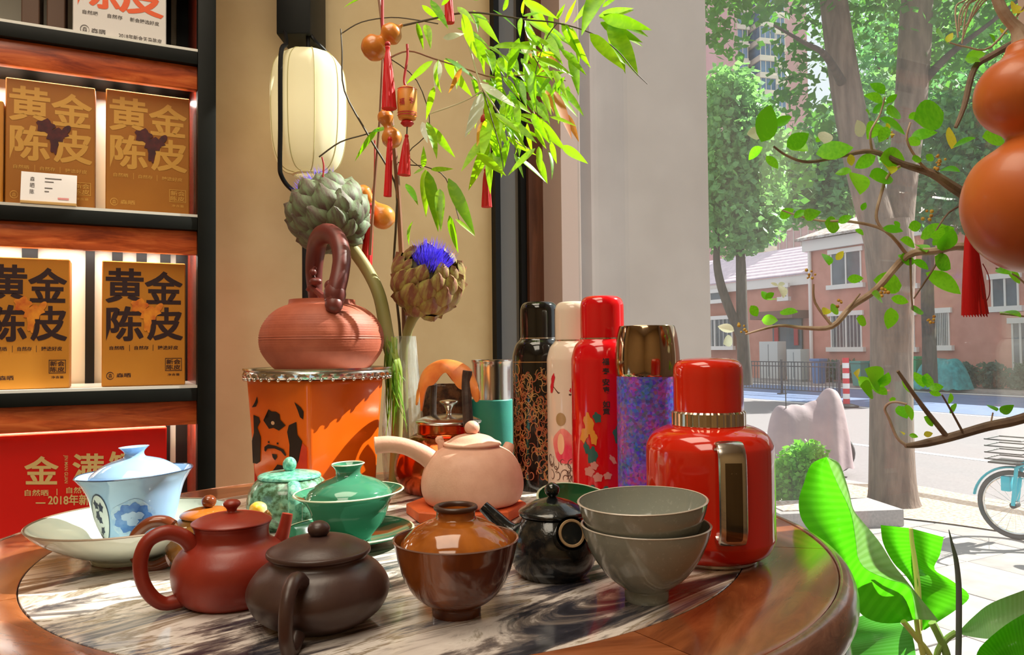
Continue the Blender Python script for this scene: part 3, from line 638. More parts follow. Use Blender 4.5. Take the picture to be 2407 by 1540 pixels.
m_goldink = M('pale_gold_ink', (208, 156, 72), .4, metal=.15)
m_ink = M('dark_brown_ink', (44, 16, 20), .6)
m_cardside = M('brown_card_side', (120, 72, 24), .6)
m_redcard = M('red_card', (222, 20, 12), .45)
m_whitecard = M('white_card', (214, 208, 204), .5); m_orangeink = M('orange_ink', (222, 84, 22), .5); m_greyink = M('grey_ink', (92, 86, 84), .6)
m_peel = M('orange_peel_print', (236, 150, 40), .5, col2=(200, 90, 24), ns=40)
m_darkpeel = M('dark_peel_print', (86, 22, 24), .6, col2=(56, 12, 20), ns=60)
m_goldtext = M('cream_gold_ink', (226, 196, 128), .45)
m_brownbox = M('brown_box_card', (84, 58, 42), .6)
def fpx(b, eps=.0006):               # photo pixel -> point on the box front at depth b, in the shelf's frame
    def fn(px, py):
        a, z = onb(px, py, b); return (a, b - BS - eps, z)
    return fn
def shift(vf, o): return [v - Vector(o) for v in vf[0]], vf[1]
def teabox(name, label, b, x0, x1, ytop0, zb, mat, depth=.07, group=None, side=None, ztop=None):
    a0, z1 = onb(x0, ytop0, b); a1 = onb(x1, ytop0, b)[0]; z1 = ztop or z1
    t = thing(name, label, 'box', AB(a0, b, zb + .0006), RZ, group)
    obj('carton', box(0, a1 - a0, 0, depth, 0, z1 - zb, .002, 1), mat, t)
    org = Vector((a0, b - BS, zb)); w, h = a1 - a0, z1 - zb
    return t, (lambda u, v, e=.0006: (u * w, -e, v * h)), w, h
def mandarin(t, fn, ink, blob, small, logo):
    """The four large characters, peel picture, small print, logo and seal of the gold boxes; fn works in box widths and heights."""
    for ch, x0, x1, y0, y1 in (('黄', .04, .49, .665, .945), ('金', .50, .965, .66, .93), ('陈', .05, .49, .36, .64), ('皮', .53, .97, .365, .635)):
        obj('lettering', text(ch, fn, x0, x1, y0, y1, .032), ink, t, smooth=False)
    obj('peel_picture', join(disc(.44, .645, .10, .055, lambda x, y: fn(x, y, .0012), wob=.2), disc(.56, .585, .12, .05, lambda x, y: fn(x, y, .0013), wob=.25), disc(.535, .505, .045, .075, lambda x, y: fn(x, y, .0014), wob=.2), disc(.67, .63, .06, .03, lambda x, y: fn(x, y, .0014), rot=.5)), blob, t, smooth=False)
    for s_, x0, x1 in (('自然晒', .09, .26), ('自然存', .38, .55), ('臻选好皮', .66, .91)): obj('small_print', text(s_, fn, x0, x1, .290, .322, .02), small, t, smooth=False)
    for x in (.32, .60): obj('divider', poly([(x, .28), (x + .006, .28), (x + .006, .33), (x, .33)], fn), small, t, smooth=False)
    ringp = [(.06 + .04 * 1.0 + .042 * math.cos(a), .085 + .028 * math.sin(a)) for a in [2 * PI * k / 24 for k in range(25)]]
    obj('logo', join(ribbon(ringp, .004, fn), text('森', fn, .078, .122, .068, .102, .01), text('森晒', fn, .17, .34, .07, .105, .02)), logo, t, smooth=False)
    obj('seal', join(poly([(.75, .115), (.955, .115), (.955, .12), (.75, .12)], fn), poly([(.75, .215), (.955, .215), (.955, .22), (.75, .22)], fn), poly([(.75, .12), (.757, .12), (.757, .215), (.75, .215)], fn), poly([(.948, .12), (.955, .12), (.955, .215), (.948, .215)], fn), text('新会', fn, .765, .94, .17, .21, .02), text('陈皮', fn, .765, .94, .125, .165, .02), text('净含量', fn, .78, .93, .075, .095, .01)), logo, t, smooth=False)
def scaledfn(f): return lambda x, y, e=.0006: f(x, y, e)
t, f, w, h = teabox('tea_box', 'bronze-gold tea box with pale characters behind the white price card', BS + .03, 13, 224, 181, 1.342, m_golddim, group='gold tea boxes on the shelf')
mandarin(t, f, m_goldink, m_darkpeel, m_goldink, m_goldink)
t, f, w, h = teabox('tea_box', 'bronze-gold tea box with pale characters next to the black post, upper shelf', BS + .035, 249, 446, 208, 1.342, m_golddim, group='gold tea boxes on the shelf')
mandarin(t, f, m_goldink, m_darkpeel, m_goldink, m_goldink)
teabox('tea_box', 'sliver of a gold box at the far left of the upper shelf', BS + .02, -180, 8, 216, 1.342, m_gold, group='gold tea boxes on the shelf')
t, f, w, h = teabox('tea_box', 'bright gold tea box with dark characters next to the black post, middle shelf', BS + .03, 240, 436, 613, .955, m_gold, group='gold tea boxes on the shelf')
mandarin(t, f, m_ink, m_peel, m_ink, m_ink)
t, f, w, h = teabox('tea_box', 'bright gold tea box with dark characters cut off by the picture edge, middle shelf', BS + .02, -36, 165, 603, .955, m_gold, group='gold tea boxes on the shelf')
mandarin(t, f, m_ink, m_peel, m_ink, m_ink)
# white box and two brown ones on the top board
t, f, w, h = teabox('tea_box', 'white tea box with large orange characters on the highest visible shelf', BS + .012, 171, 391, 0, 1.722, m_whitecard, .10, ztop=1.99)
for ch, x0, x1 in (('陈', .05, .50), ('皮', .48, .97)): obj('lettering', text(ch, f, x0, x1, .235, .50, .032), m_orangeink, t, smooth=False)
for ch, x0, x1 in (('黄', .05, .49), ('金', .50, .97)): obj('lettering', text(ch, f, x0, x1, .54, .80, .032), m_orangeink, t, smooth=False)
for s_, x0, x1 in (('自然晒', .10, .26), ('自然存', .36, .52), ('新会臻选好皮', .60, .92)): obj('small_print', text(s_, f, x0, x1, .17, .205, .015), m_greyink, t, smooth=False)
obj('logo', join(ribbon([(.125 + .045 * math.cos(a), .042 + .036 * math.sin(a)) for a in [2 * PI * k / 24 for k in range(25)]], .004, f), text('森', f, .10, .15, .02, .065, .01), text('森晒', f, .19, .34, .012, .065, .02)), m_greyink, t, smooth=False)
obj('small_print', text('2018年新会天马陈皮', f, .48, .95, .02, .06, .015), m_greyink, t, smooth=False)
for x0, x1, lab in ((50, 93, 'brown box at the left of the highest visible shelf'), (110, 153, 'brown box standing beside the white tea box')):
    teabox('brown_box', lab, BS + .10, x0, x1, 0, 1.722, m_brownbox, .10, ztop=1.95)
# red gift box on the lowest board
t, f, w, h = teabox('gift_box', 'large bright red gift box with gold characters on the lowest shelf', BS + .03, -40, 392, 1000, .572, m_redcard, .12, ztop=.860)
org = t.location.copy(); inv = Matrix.Rotation(-RZ, 4, 'Z')
def rp(px, py):
    a, z = onb(px, py, BS + .03); q = inv @ (AB(a, BS + .03, z) - org); return (q.x, q.y - .0008, q.z)
for ch, x0, x1, y0, y1 in (('金', 57, 138, 1139, 1072), ('满', 170, 244, 1133, 1066), ('罐', 256, 330, 1128, 1061)): obj('lettering', text(ch, rp, x0, x1, y0, y1, .03), m_goldtext, t, smooth=False)
obj('small_print', textrot('JIN MAN GUAN', rp, 149, 160, 1136, 1070, .005), m_goldtext, t, smooth=False)
for s_, x0, x1, y in (('自然晒', 58, 114, 1166), ('|', 133, 135, 1164), ('自然存', 156, 211, 1160), ('|', 232, 234, 1157), ('臻选好皮', 250, 322, 1155)): obj('small_print', text(s_, rp, x0, x1, y, y - 15, .02), m_goldtext, t, smooth=False)
obj('small_print', text('—', rp, 84, 107, 1184, 1181, .0), m_goldtext, t, smooth=False); obj('small_print', text('2018年新会天马陈皮', rp, 113, 330, 1188, 1162, .025), m_goldtext, t, smooth=False)
# price card
pc = thing('price_card', 'white price card in a clear holder on the shelf before a gold box', 'sign', AB(onb(48, 480, BS)[0], BS - .004, 1.3426), RZ)
cw = onb(180, 480, BS)[0] - onb(48, 480, BS)[0]
q = lambda x, y, e=.001: (x * cw, -.002 + y * .018 - e, .006 + y * .064)
m_card = M('bright_white_card', (244, 240, 240), .3, coat=.5)
obj('card', grid(lambda u, v: q(u, v, 0), 2, 2, .0015), m_card, pc)
obj('holder_foot', box(0, cw, -.006, .03, 0, .006, .001), M('clear_amber_acrylic', (226, 184, 120), .2), pc)
obj('small_print', join(text('森', q, .16, .24, .68, .84, .01), text('晒', q, .16, .24, .46, .62, .01), text('陈', q, .16, .24, .24, .40, .01)), m_greyink, pc, smooth=False)
obj('ruled_lines', join(*[poly([(.42, y), (.42 + l, y), (.42 + l, y + .03), (.42, y + .03)], q) for y, l in ((.80, .30), (.68, .16), (.46, .14), (.34, .08))]), m_greyink, pc, smooth=False)
obj('price_mark', poly([(.66, .10), (.86, .10), (.86, .17), (.66, .17)], q), M('pink_ink', (230, 150, 150), .6), pc, smooth=False)
# ================================================================ paper lantern
m_shade = M('cream_lantern_paper', (238, 232, 204), .7, transl=.35)
m_rib = M('lantern_rib', (190, 182, 128), .7)
DL = 2.0; sL = DL / F
o = P(725, 412, DL)
la = thing('paper_lantern', 'cream paper lantern in a black wire loop hanging by the plaster wall', 'lamp', o)
prof = spl([(34, 4), (56, 10), (73, 32), (83, 70), (87, 120), (88, 180), (86, 228), (78, 260), (60, 282), (40, 291)], 4)
obj('shade', lathe([(r, z) for r, z in prof], 64, sL, lambda a, z: 1 - .018 * abs(math.cos(a * 4.5 + .3)) ** 6), m_shade, la)
for k in range(9):
    a = 2 * PI * (k + .35) / 9; obj('rib', tube([((r + .4) * sL * math.cos(a), (r + .4) * sL * math.sin(a), z * sL) for r, z in prof], .0013, 6), m_rib, la)
obj('rim', lathe([(34, 3), (38, 0), (34, -3), (30, 0), (34, 3)], 32, sL), m_shade, la); obj('rim', lathe([(40, 291), (44, 288), (40, 285), (36, 288), (40, 291)], 32, sL), m_blackmetal, la)
pt = bpy.data.lights.new('lantern_bulb', 'POINT'); pt.energy = .15; pt.color = (1, .9, .7); pt.shadow_soft_size = .03
po = bpy.data.objects.new('lantern_bulb', pt); COL.objects.link(po); po.location = o + Vector((0, 0, 150 * sL))
lp = lambda px, py, k=0: P(px, py, DL) - o + Vector((0, k, 0))
lw = lambda px, py, k=0: P(px, py, DL - .098) - o + Vector((0, k, 0))
obj('wire_loop', tube(spl([lp(672, 76, -.01), lw(664, 92, .03), lw(660, 130), lw(659, 300), lw(658, 385), lw(661, 412), lw(672, 434, .02), lw(692, 448, .05), lp(716, 456)], 5), 5.2 * sL, 10), m_blackmetal, la)
obj('wire_loop', tube(spl([lp(728, 78), lp(740, 96, .0), lp(756, 108, .03), lp(764, 122, .05), lp(774, 134, .08)], 5), 4.5 * sL, 8), m_blackmetal, la)
obj('hook', tube([lp(724, 84), lp(724, 124)], 5 * sL, 8), m_blackmetal, la)
obj('bracket', box(-.078, .011, -.02, .15, .368, .80, .004), m_black, la, loc=(0, 0, 0))
obj('lower_post', box(lp(712, 500).x, lp(731, 500).x, -.012, .012, lp(720, 1100).z - .5, lp(720, 452).z + .004, .003), m_blackmetal, la)
# ================================================================ round table
TC = Vector((-.1485, 1.044, 0)); RI, RO = .4406, .537
m_tw = woodmat('table_rosewood', (112, 58, 30), (146, 82, 46), (172, 106, 66), 6, (1.2, 6, 6), .2, .4)
m_edge = woodmat('table_edge_wood', (84, 46, 30), (128, 84, 64), (160, 116, 94), 8, (2, 2, 9), .25, .5)
tb = thing('round_table', 'round wooden table with an inlaid disc of banded grey and white marble', 'table', TC)
obj('marble_inset', lathe([(0, ZT - .03), (RI - .0008, ZT - .03), (RI - .0008, ZT - .0006), (RI - .0014, ZT), (0, ZT)], 128), marblemat(), tb)
NS = 8; seg = 20; V, Fc = [], []
aa = 2 * PI / NS; g_ = .0006
prof_ = [(RI + .0004, ZT - .03), (RI + .0004, ZT - .0006), (RI + .001, ZT), (RO, ZT), (RO + .004, ZT - .002), (RO + .004, ZT - .03)]
for i in range(seg + 1):
    a = -aa / 2 + aa * i / seg
    for r, z in prof_:
        dl = g_ / r * (1 if i == 0 else -1 if i == seg else 0); V.append(Vector((r * math.cos(a + dl), r * math.sin(a + dl), z)))
n = len(prof_)
for i in range(seg):
    for k in range(n): Fc.append((i * n + k, (i + 1) * n + k, (i + 1) * n + (k + 1) % n, i * n + (k + 1) % n))
Fc += [tuple(range(n)), tuple(seg * n + k for k in range(n - 1, -1, -1))]
sm = meshdata('plank', xf((V, Fc), Matrix.Rotation(PI / 2, 4, 'Z')), m_tw, sharp=30)
for k in range(NS): link('plank', sm, tb, mw=Matrix.Rotation(k * aa + math.radians(12.5), 4, 'Z'))
obj('edge_moulding', lathe(spl([(RO - .01, ZT - .031), (RO + .0045, ZT - .031), (RO + .0045, ZT - .003), (RO + .012, ZT - .001), (RO + .020, ZT - .008), (RO + .024, ZT - .022), (RO + .022, ZT - .036), (RO + .010, ZT - .045), (RO + .004, ZT - .052), (RO + .006, ZT - .062), (RO + .014, ZT - .074), (RO + .016, ZT - .095), (RO + .008, ZT - .112), (RO - .02, ZT - .12), (RO - .05, ZT - .12)], 4), 128), m_edge, tb)
obj('apron', lathe([(RO - .03, ZT - .03), (RO - .03, ZT - .2), (RO - .05, ZT - .2), (RO - .05, ZT - .03)], 96), m_edge, tb)
obj('pedestal', lathe(spl([(0, .02), (.20, .02), (.22, .06), (.10, .12), (.07, .2), (.09, .4), (.12, .5), (.08, .62), (.2, .7), (.3, ZT - .035), (0, ZT - .035)], 4), 40), m_edge, tb)
for k in range(4):
    a = k * PI / 2 + .5; obj('foot', tube(spl([(.1 * math.cos(a), .1 * math.sin(a), .12), (.25 * math.cos(a), .25 * math.sin(a), .07), (.38 * math.cos(a), .38 * math.sin(a), .03)], 4), [.04, .035, .028], 10), m_edge, tb)
# ================================================================ things on the table
def spot(px, d, z=0):                     # point on the table top on the sight line of column px, d in front of the eye
    y = 1000.0
    for _ in range(8): y = (YH - ROLL * (px - 1203.5)) + F * (CAMZ - ZT - z) / d
    q = T(px, y); k = d / q.y; return Vector((q.x * k, d, ZT + z))
def wrapfn(prof, th0, s, eps=.0005):
    """(arc, height) in px units -> point on a lathed body, th0 the middle direction."""
    def R(h):
        for (r0, z0), (r1, z1) in zip(prof, prof[1:]):
            if z0 <= h <= z1: return r0 + (r1 - r0) * (h - z0) / max(z1 - z0, 1e-6)
        return prof[-1][0]
    def fn(u, h):
        r = R(h); a = th0 + u / r; rr = r * s + eps; return (rr * math.cos(a), rr * math.sin(a), h * s)
    return fn
def facing(loc): return math.atan2(-loc.y, -loc.x)        # direction from a spot towards the eye
def mouth(t, path, r, k, mat, name):            # the ring at the open end of a hollow handle
    e = path[-1]; dv = (path[-1] - path[-2]).normalized(); m = Matrix.Translation(e) @ Vector((0, 0, 1)).rotation_difference(dv).to_matrix().to_4x4()
    obj(name, xf(lathe([(r * k, -.001), (r, -.001), (r * 1.02, .0003), (r * .98, .0016), (r * (k + .04), .0016), (r * k, .0004), (r * k, -.001)], 32), m), mat, t)
def arc_path(pts, ang, s):                  # (r, h) or (r, h, side) list in px along the plan direction ang
    return [Vector((p[0] * s * math.cos(ang) - (p[2] if len(p) > 2 else 0) * s * math.sin(ang), p[0] * s * math.sin(ang) + (p[2] if len(p) > 2 else 0) * s * math.cos(ang), p[1] * s)) for p in pts]
def handle(t, pts, ang, s, rad, mat, name='handle', n=6, seg=12, flat=1.0):
    q = spl(pts, n); return obj(name, tube(arc_path(q, ang, s), [r * s for r in rad], seg, flat=flat), mat, t)
def bowlprof(out, wall=4, floor=14):
    """Closed shell from an outer profile listed upwards."""
    inn = [(max(r - wall, 0), z) for r, z in reversed(out) if z > floor + 4]
    r, z = out[-1]
    return [(0, out[0][1] + 2)] + [(out[0][0] - 8, out[0][1] + 2), (out[0][0] - 5, out[0][1])] + out + [(r - wall * .5, z + wall * .35)] + inn + [(inn[-1][0] * .6, floor), (0, floor)]
# ---- glazes
def glaze(name, c1, c2, ns=8, lo=.35, hi=.65, rough=.08, st=(1, 1, 1), bs=0, bscale=60, coat=.3): return M(name, c1, rough, 0, c2, ns, st, lo, hi, bs, bscale, coat)
m_celadon = glaze('pale_celadon_glaze', (216, 222, 206), (200, 210, 196), 9)
m_blueg = glaze('pale_blue_glaze', (150, 190, 232), (168, 204, 240), 6)
m_bluep = M('blue_painting', (52, 104, 190), .15, col2=(96, 146, 214), ns=70); m_blued = M('dark_blue_painting', (40, 56, 84), .2); m_whiteg = M('white_panel_glaze', (214, 228, 232), .12)
m_clay_red = M('red_clay', (150, 48, 30), .38, col2=(140, 42, 26), ns=30, bs=.06, bscale=300)
m_clay_dark = M('dark_purple_clay', (74, 52, 46), .36, col2=(64, 44, 40), ns=30, bs=.06, bscale=300)
m_brown_gl = glaze('brown_tea_glaze', (150, 82, 34), (94, 46, 22), 14, .42, .62, .09, (1, 1, .22))
m_amber_gl = glaze('amber_tea_glaze', (178, 102, 36), (136, 72, 24), 22, .4, .62, .08)
m_olive_gl = glaze('ochre_tea_glaze', (150, 104, 46), (100, 62, 26), 30, .4, .62, .1)
m_handle_br = M('brown_handle_glaze', (120, 58, 30), .15, col2=(96, 42, 22), ns=20, coat=.3)
m_turq_gl = glaze('turquoise_crackle_glaze', (132, 204, 178), (84, 160, 140), 150, .44, .60, .16)
m_turq_dk = glaze('mossy_turquoise_glaze', (120, 170, 144), (70, 100, 70), 120, .42, .60, .2)
m_green_gl = glaze('green_celadon_glaze', (66, 134, 104), (54, 118, 90), 8, rough=.07)
m_green_lip = M('pale_green_lip', (196, 206, 176), .2)
m_greysp = M('grey_speckled_glaze', (146, 150, 140), .10, col2=(160, 162, 152), ns=260, lo=.58, hi=.7, coat=.3); m_greylip = M('pale_grey_lip', (196, 186, 172), .2)
m_black_gl = M('iridescent_black_glaze', (24, 28, 30), .14, .25, col2=(66, 60, 52), ns=90, lo=.5, hi=.72, bs=.25, bscale=160, coat=.5); m_tanlip = M('unglazed_tan_ring', (170, 142, 104), .6, col2=(150, 120, 86), ns=60)
m_pinkclay = M('pink_clay', (222, 172, 148), .55, col2=(214, 162, 138), ns=60, bs=.14, bscale=420); m_orangeclay = M('orange_clay', (222, 100, 44), .6, col2=(208, 88, 38), ns=40, bs=.1, bscale=300)
m_terracl = M('terracotta_clay', (178, 92, 64), .6, col2=(166, 82, 56), ns=40, bs=.12, bscale=300); m_darkclay = M('dark_red_clay', (112, 50, 42), .42, col2=(96, 40, 36), ns=20)
m_silver = M('silver_metal', (206, 200, 192), .2, 1, bs=.08, bscale=80); m_copper = M('copper', (196, 92, 46), .16, 1, col2=(150, 54, 26), ns=16, bs=.15, bscale=70)
# 1. pale dish and blue lidded bowl
d = .9395; s = d / F; t = thing('celadon_dish', 'wide pale celadon dish under the blue lidded tea bowl', 'dish', spot(318, d, .0018)); dish = t
dp = spl([(92, 0), (94, 6), (97, 12), (140, 30), (188, 58), (212, 78), (222, 90)], 4)
TILT = Matrix.Rotation(math.radians(-1.2), 4, 'Y')
obj('dish_body', xf(lathe(bowlprof(dp, 5, 16), 72, s), TILT), m_celadon, t)
obj('rim_line', xf(lathe([(221, 89), (223.6, 91.5), (221, 94), (218, 92), (221, 89)], 72, s), TILT), M('brown_rim_line', (120, 100, 80), .3), t)
cup = spl([(50, 0), (52, 8), (60, 16), (72, 40), (86, 76), (95, 112), (104, 142), (116, 164), (126, 178)], 4)
t = thing('lidded_tea_bowl', 'pale blue lidded tea bowl with a blue painted flower standing in the dish', 'tea bowl', spot(325, d, 17.6 * s + .0018)); TI2 = Matrix.Rotation(math.radians(-2.6), 4, 'Y')
LO = lambda a, z: 1 + (.012 * math.cos(8 * a) if z > 165 * s else 0)
obj('bowl', xf(lathe(bowlprof(cup, 3.5, 12), 72, s, LO), TI2), m_blueg, t)
obj('lid', xf(lathe(spl([(104, 166), (100, 170), (92, 182), (64, 201), (38, 210), (25, 214), (21, 221), (23, 228), (31, 236), (33, 238), (28, 236), (14, 231), (0, 230)], 3), 56, s), TI2), m_blueg, t)
fw = wrapfn(cup, facing(t.location) + .02, s, .0006)
tfw = lambda e: (lambda u, h: TI2 @ Vector(wrapfn(cup, facing(t.location), s, e)(u, h)))
obj('painted_flower', join(disc(-8, 88, 46, 42, tfw(.0005), 30, 6, .06)), M('pale_blue_wash', (186, 214, 236), .15, col2=(140, 180, 226), ns=90), t, smooth=False)
obj('painted_flower', join(*[disc(-8 + 24 * math.cos(a), 88 + 21 * math.sin(a), 15, 12, tfw(.0008), 14, 4, .1, a) for a in [2 * PI * k / 9 for k in range(9)]], disc(-8, 88, 22, 20, tfw(.0008), 18, 4)), m_bluep, t, smooth=False)
obj('painted_flower', join(*[disc(-8 + x, 88 + y, r, r * .8, tfw(.0011), 12, 3, .1) for x, y, r in ((-12, 4, 11), (12, 4, 11), (0, -9, 12), (0, 8, 9))]), M('light_blue_petal', (170, 200, 240), .15), t, smooth=False)
obj('painted_panel', disc(-86, 84, 28, 62, tfw(.0005), 26, 6), m_whiteg, t, smooth=False)
obj('painted_panel_ring', ribbon([(-86 + 28 * math.cos(a), 84 + 62 * math.sin(a)) for a in [2 * PI * k / 40 for k in range(41)]], 1.6, tfw(.0008)), m_blued, t, smooth=False)
obj('painted_marks', join(*[disc(-86 + x, y + 18, 6, 11, tfw(.0009), 10, 2, .3, q) for x, y, q in ((-6, 104, .4), (-4, 80, -.3), (2, 70, .5), (6, 42, -.4), (-4, 24, .3), (8, 98, .2))]), m_blued, t, smooth=False)
obj('rim_line', xf(lathe([(125, 177), (127.4, 179), (125.6, 180.6), (123.6, 179), (125, 177)], 72, s, LO), TI2), m_blued, t)
# 2. brown-glazed teapot behind the red one
d = .905; s = d / F; t = thing('glazed_teapot', 'ochre and brown glazed teapot half hidden behind the red clay teapot', 'teapot', spot(491, d))
b = spl([(58, 0), (62, 4), (84, 22), (94, 52), (86, 86), (70, 106), (60, 113), (58, 115)], 4)
obj('body', lathe([(0, 0)] + b + [(0, 115)], 56, s), m_olive_gl, t)
li = obj('lid', lathe(spl([(62, 115), (64, 118), (58, 124), (36, 131), (12, 134), (0, 134)], 4), 48, s), m_amber_gl, t); obj('knob', ball((0, 0, 148 * s), 16 * s, 1.05, 1.05, .95), m_handle_br, li)
handle(t, [(78, 94), (98, 108), (128, 106), (154, 82), (160, 48), (146, 18), (118, 8), (88, 18)], PI + .30, s, [17, 15, 14, 14, 13, 12, 13, 15], m_handle_br)
handle(t, [(80, 40), (112, 66), (128, 104), (136, 112)], .3, s, [22, 14, 10, 9], m_olive_gl, 'spout')
# 3. red clay teapot
d = .779; s = d / F; t = thing('clay_teapot', 'matt red clay teapot with a looped handle and round button knob', 'teapot', spot(545, d))
b = spl([(94, 0), (102, 4), (119, 20), (130, 48), (132, 78), (125, 104), (107, 126), (90, 138), (83, 147), (83, 166), (86, 174), (88, 178)], 4)
obj('body', lathe([(0, 0)] + b + [(0, 178)], 64, s), m_clay_red, t)
li = obj('lid', lathe(spl([(87, 178), (89, 180), (88, 184), (70, 193), (40, 200), (14, 203), (11, 208), (14, 214), (19, 219), (19, 225), (12, 231), (0, 233)], 4), 56, s), m_clay_red, t)
handle(t, [(84, 132), (106, 160), (142, 176), (178, 164), (194, 128), (192, 84), (174, 44), (146, 20), (112, 22)], PI + .62, s, [20, 18, 17, 16, 16, 15, 15, 15, 18], m_clay_red, n=6)
handle(t, [(96, 88), (112, 112), (124, 148), (132, 182)], .62, s, [27, 19, 15, 13], m_clay_red, 'spout')
# 4. dark clay teapot
d = .712; s = d / F; t = thing('clay_teapot', 'dark purple-brown clay teapot at the front with its handle towards the viewer', 'teapot', spot(750, d))
b = spl([(92, 0), (100, 4), (142, 32), (162, 70), (158, 98), (138, 126), (116, 142), (110, 150), (110, 156), (114, 160)], 4)
obj('body', lathe([(0, 0)] + b + [(0, 160)], 72, s), m_clay_dark, t)
li = obj('lid', lathe(spl([(113, 160), (118, 161), (119, 166), (117, 171), (110, 174), (80, 190), (44, 199), (14, 202), (0, 202)], 4), 64, s), m_clay_dark, t); obj('knob', ball((0, 0, 216 * s), 25 * s, 1.04, 1.04, .78, 24, 14), m_clay_dark, li)
handle(t, [(118, 118), (146, 140), (178, 146), (206, 128), (222, 92), (222, 48), (208, 14), (184, 8), (150, 26)], facing(t.location) - .30, s, [21, 19, 17, 16, 15, 15, 15, 15, 16], m_clay_dark, n=6)
handle(t, [(140, 70), (168, 92), (186, 128), (196, 150)], facing(t.location) - .30 + PI, s, [28, 20, 15, 13], m_clay_dark, 'spout')
# 5. turquoise teapot, small yellow figure
d = 1.105; s = d / F; t = thing('crackle_teapot', 'turquoise speckled glaze teapot before the orange jar', 'teapot', spot(681, d))
b = spl([(66, 0), (70, 4), (90, 22), (97, 52), (90, 86), (76, 106), (68, 112)], 4)
obj('body', lathe([(0, 0)] + b + [(0, 112)], 56, s), m_turq_dk, t)
li = obj('lid', lathe(spl([(70, 112), (72, 115), (66, 121), (36, 126), (12, 128), (0, 128)], 4), 48, s), m_turq_gl, t); obj('knob', join(ball((0, 0, 142 * s), 16 * s, 1, 1, 1.1), tube([(0, 0, 122 * s), (0, 0, 134 * s)], 9 * s, 12)), m_turq_gl, li)
fc = facing(t.location)
handle(t, [(66, 104), (92, 110), (112, 92), (118, 60), (112, 34), (92, 20)], fc + .10, s, [13, 14, 15, 16, 16, 14], m_turq_gl, flat=.5)
handle(t, [(84, 36), (96, 62), (116, 78), (130, 74)], fc + 1.9, s, [22, 17, 13, 11], m_turq_gl, 'spout')
d = .985; s = d / F; t = thing('ceramic_figure', 'small yellow-glazed ceramic figure with a white top behind the red clay teapot', 'figurine', spot(607, d))
obj('body', lathe(spl([(0, 0), (26, 0), (28, 6), (24, 40), (18, 62), (17, 74), (20, 86), (18, 97), (9, 104), (0, 106)], 4), 28, s), M('yellow_glaze', (240, 190, 60), .15, col2=(246, 236, 210), ns=26), t)
# 6. green lidded bowl and saucer
d = .998; s = d / F; t = thing('green_saucer', 'green celadon saucer under the green lidded tea bowl', 'saucer', spot(820, d))
obj('saucer_body', lathe(bowlprof(spl([(58, 0), (60, 6), (96, 14), (136, 26), (151, 34)], 4), 4, 9), 64, s), m_green_gl, t); obj('lip', lathe([(150, 33), (152, 35), (150, 37), (147, 36), (150, 33)], 64, s), m_green_lip, t)
cup = spl([(47, 0), (49, 6), (58, 16), (74, 34), (86, 58), (93, 78), (104, 94), (118, 104), (127, 110)], 4)
t = thing('lidded_tea_bowl', 'dark green celadon lidded tea bowl with a flared knob on its saucer', 'tea bowl', spot(824, d, 10.8 * s)); t.rotation_euler = (0, math.radians(-1.8), 0)
obj('bowl', lathe(bowlprof(cup, 3.5, 12), 64, s), m_green_gl, t); obj('lip', lathe([(126, 109), (128.2, 111), (126, 113), (123, 112), (126, 109)], 64, s), m_green_lip, t)
li = obj('lid', lathe(spl([(100, 104), (97, 108), (90, 118), (66, 134), (42, 143), (31, 148), (28, 156), (31, 166), (38, 174)], 4) + [(35, 175)] + spl([(30, 170), (20, 160), (0, 157)], 3), 56, s), m_green_gl, t); obj('knob_lip', lathe([(37, 173), (39, 175), (37, 177), (34, 175), (37, 173)], 40, s), m_green_lip, li)
# 7. brown lidded bowl in front
d = .733; s = d / F; t = thing('lidded_tea_bowl', 'glossy brown and amber lidded tea bowl with a ring knob at the front', 'tea bowl', spot(1073, d))
cup = spl([(56, 0), (57, 10), (58, 20), (64, 26), (80, 34), (102, 54), (122, 88), (134, 124), (141, 154), (146, 173)], 4)
obj('bowl', lathe(bowlprof(cup, 4, 24), 80, s), m_brown_gl, t); obj('lip', lathe([(145, 172), (147.6, 174), (145.6, 176.4), (142, 175), (145, 172)], 80, s), M('purple_brown_lip', (120, 88, 76), .15, coat=.3), t)
li = obj('lid', lathe(spl([(128, 164), (124, 170), (116, 180), (96, 198), (72, 211), (52, 218), (46, 223), (45, 232), (46, 240)], 4) + [(40, 240), (38, 226), (0, 224)], 72, s), m_amber_gl, t)
obj('knob_ring', lathe(spl([(46, 238), (51, 242), (51, 248), (46, 251), (40, 249), (38, 243), (41, 238), (46, 238)], 4), 56, s), M('dark_fired_rim', (70, 44, 34), .35), li)
# 8. pink clay kettle on an orange clay stand
d = 1.172; s = d / F; t = thing('kettle_stand', 'low orange clay stand under the pink clay kettle', 'stand', spot(1096, d))
obj('slab', lathe([(0, 0), (136, 0), (140, 3), (140, 23), (136, 26), (60, 26), (56, 22), (0, 22)], 8, s), m_orangeclay, t, sharp=20)
t = thing('clay_kettle', 'pale pink clay kettle with a long side handle on the orange stand', 'kettle', spot(1111, d, 26 * s))
b = spl([(98, 0), (110, 8), (119, 32), (118, 62), (108, 92), (92, 114), (74, 126), (66, 130), (65, 134)], 4)
obj('body', lathe([(0, 0)] + b + [(0, 134)], 72, s), m_pinkclay, t)
li = obj('lid', lathe(spl([(66, 134), (68, 136), (66, 140), (56, 144), (40, 154), (16, 160), (0, 160)], 4), 56, s), m_pinkclay, t); obj('knob', ball((0, 0, 174 * s), 18 * s, 1, 1, .92), m_pinkclay, li)
hp_ = arc_path(spl([(84, 92), (110, 112), (150, 132), (190, 140), (222, 138)], 6), PI + .12, s); hr = [x * s for x in [26, 22, 19, 19, 20]]
obj('handle', join(tube(hp_, hr, 20, False), tube(list(reversed(hp_[-5:])), [hr[-1] * .72] * 5, 20, True)), m_pinkclay, t)
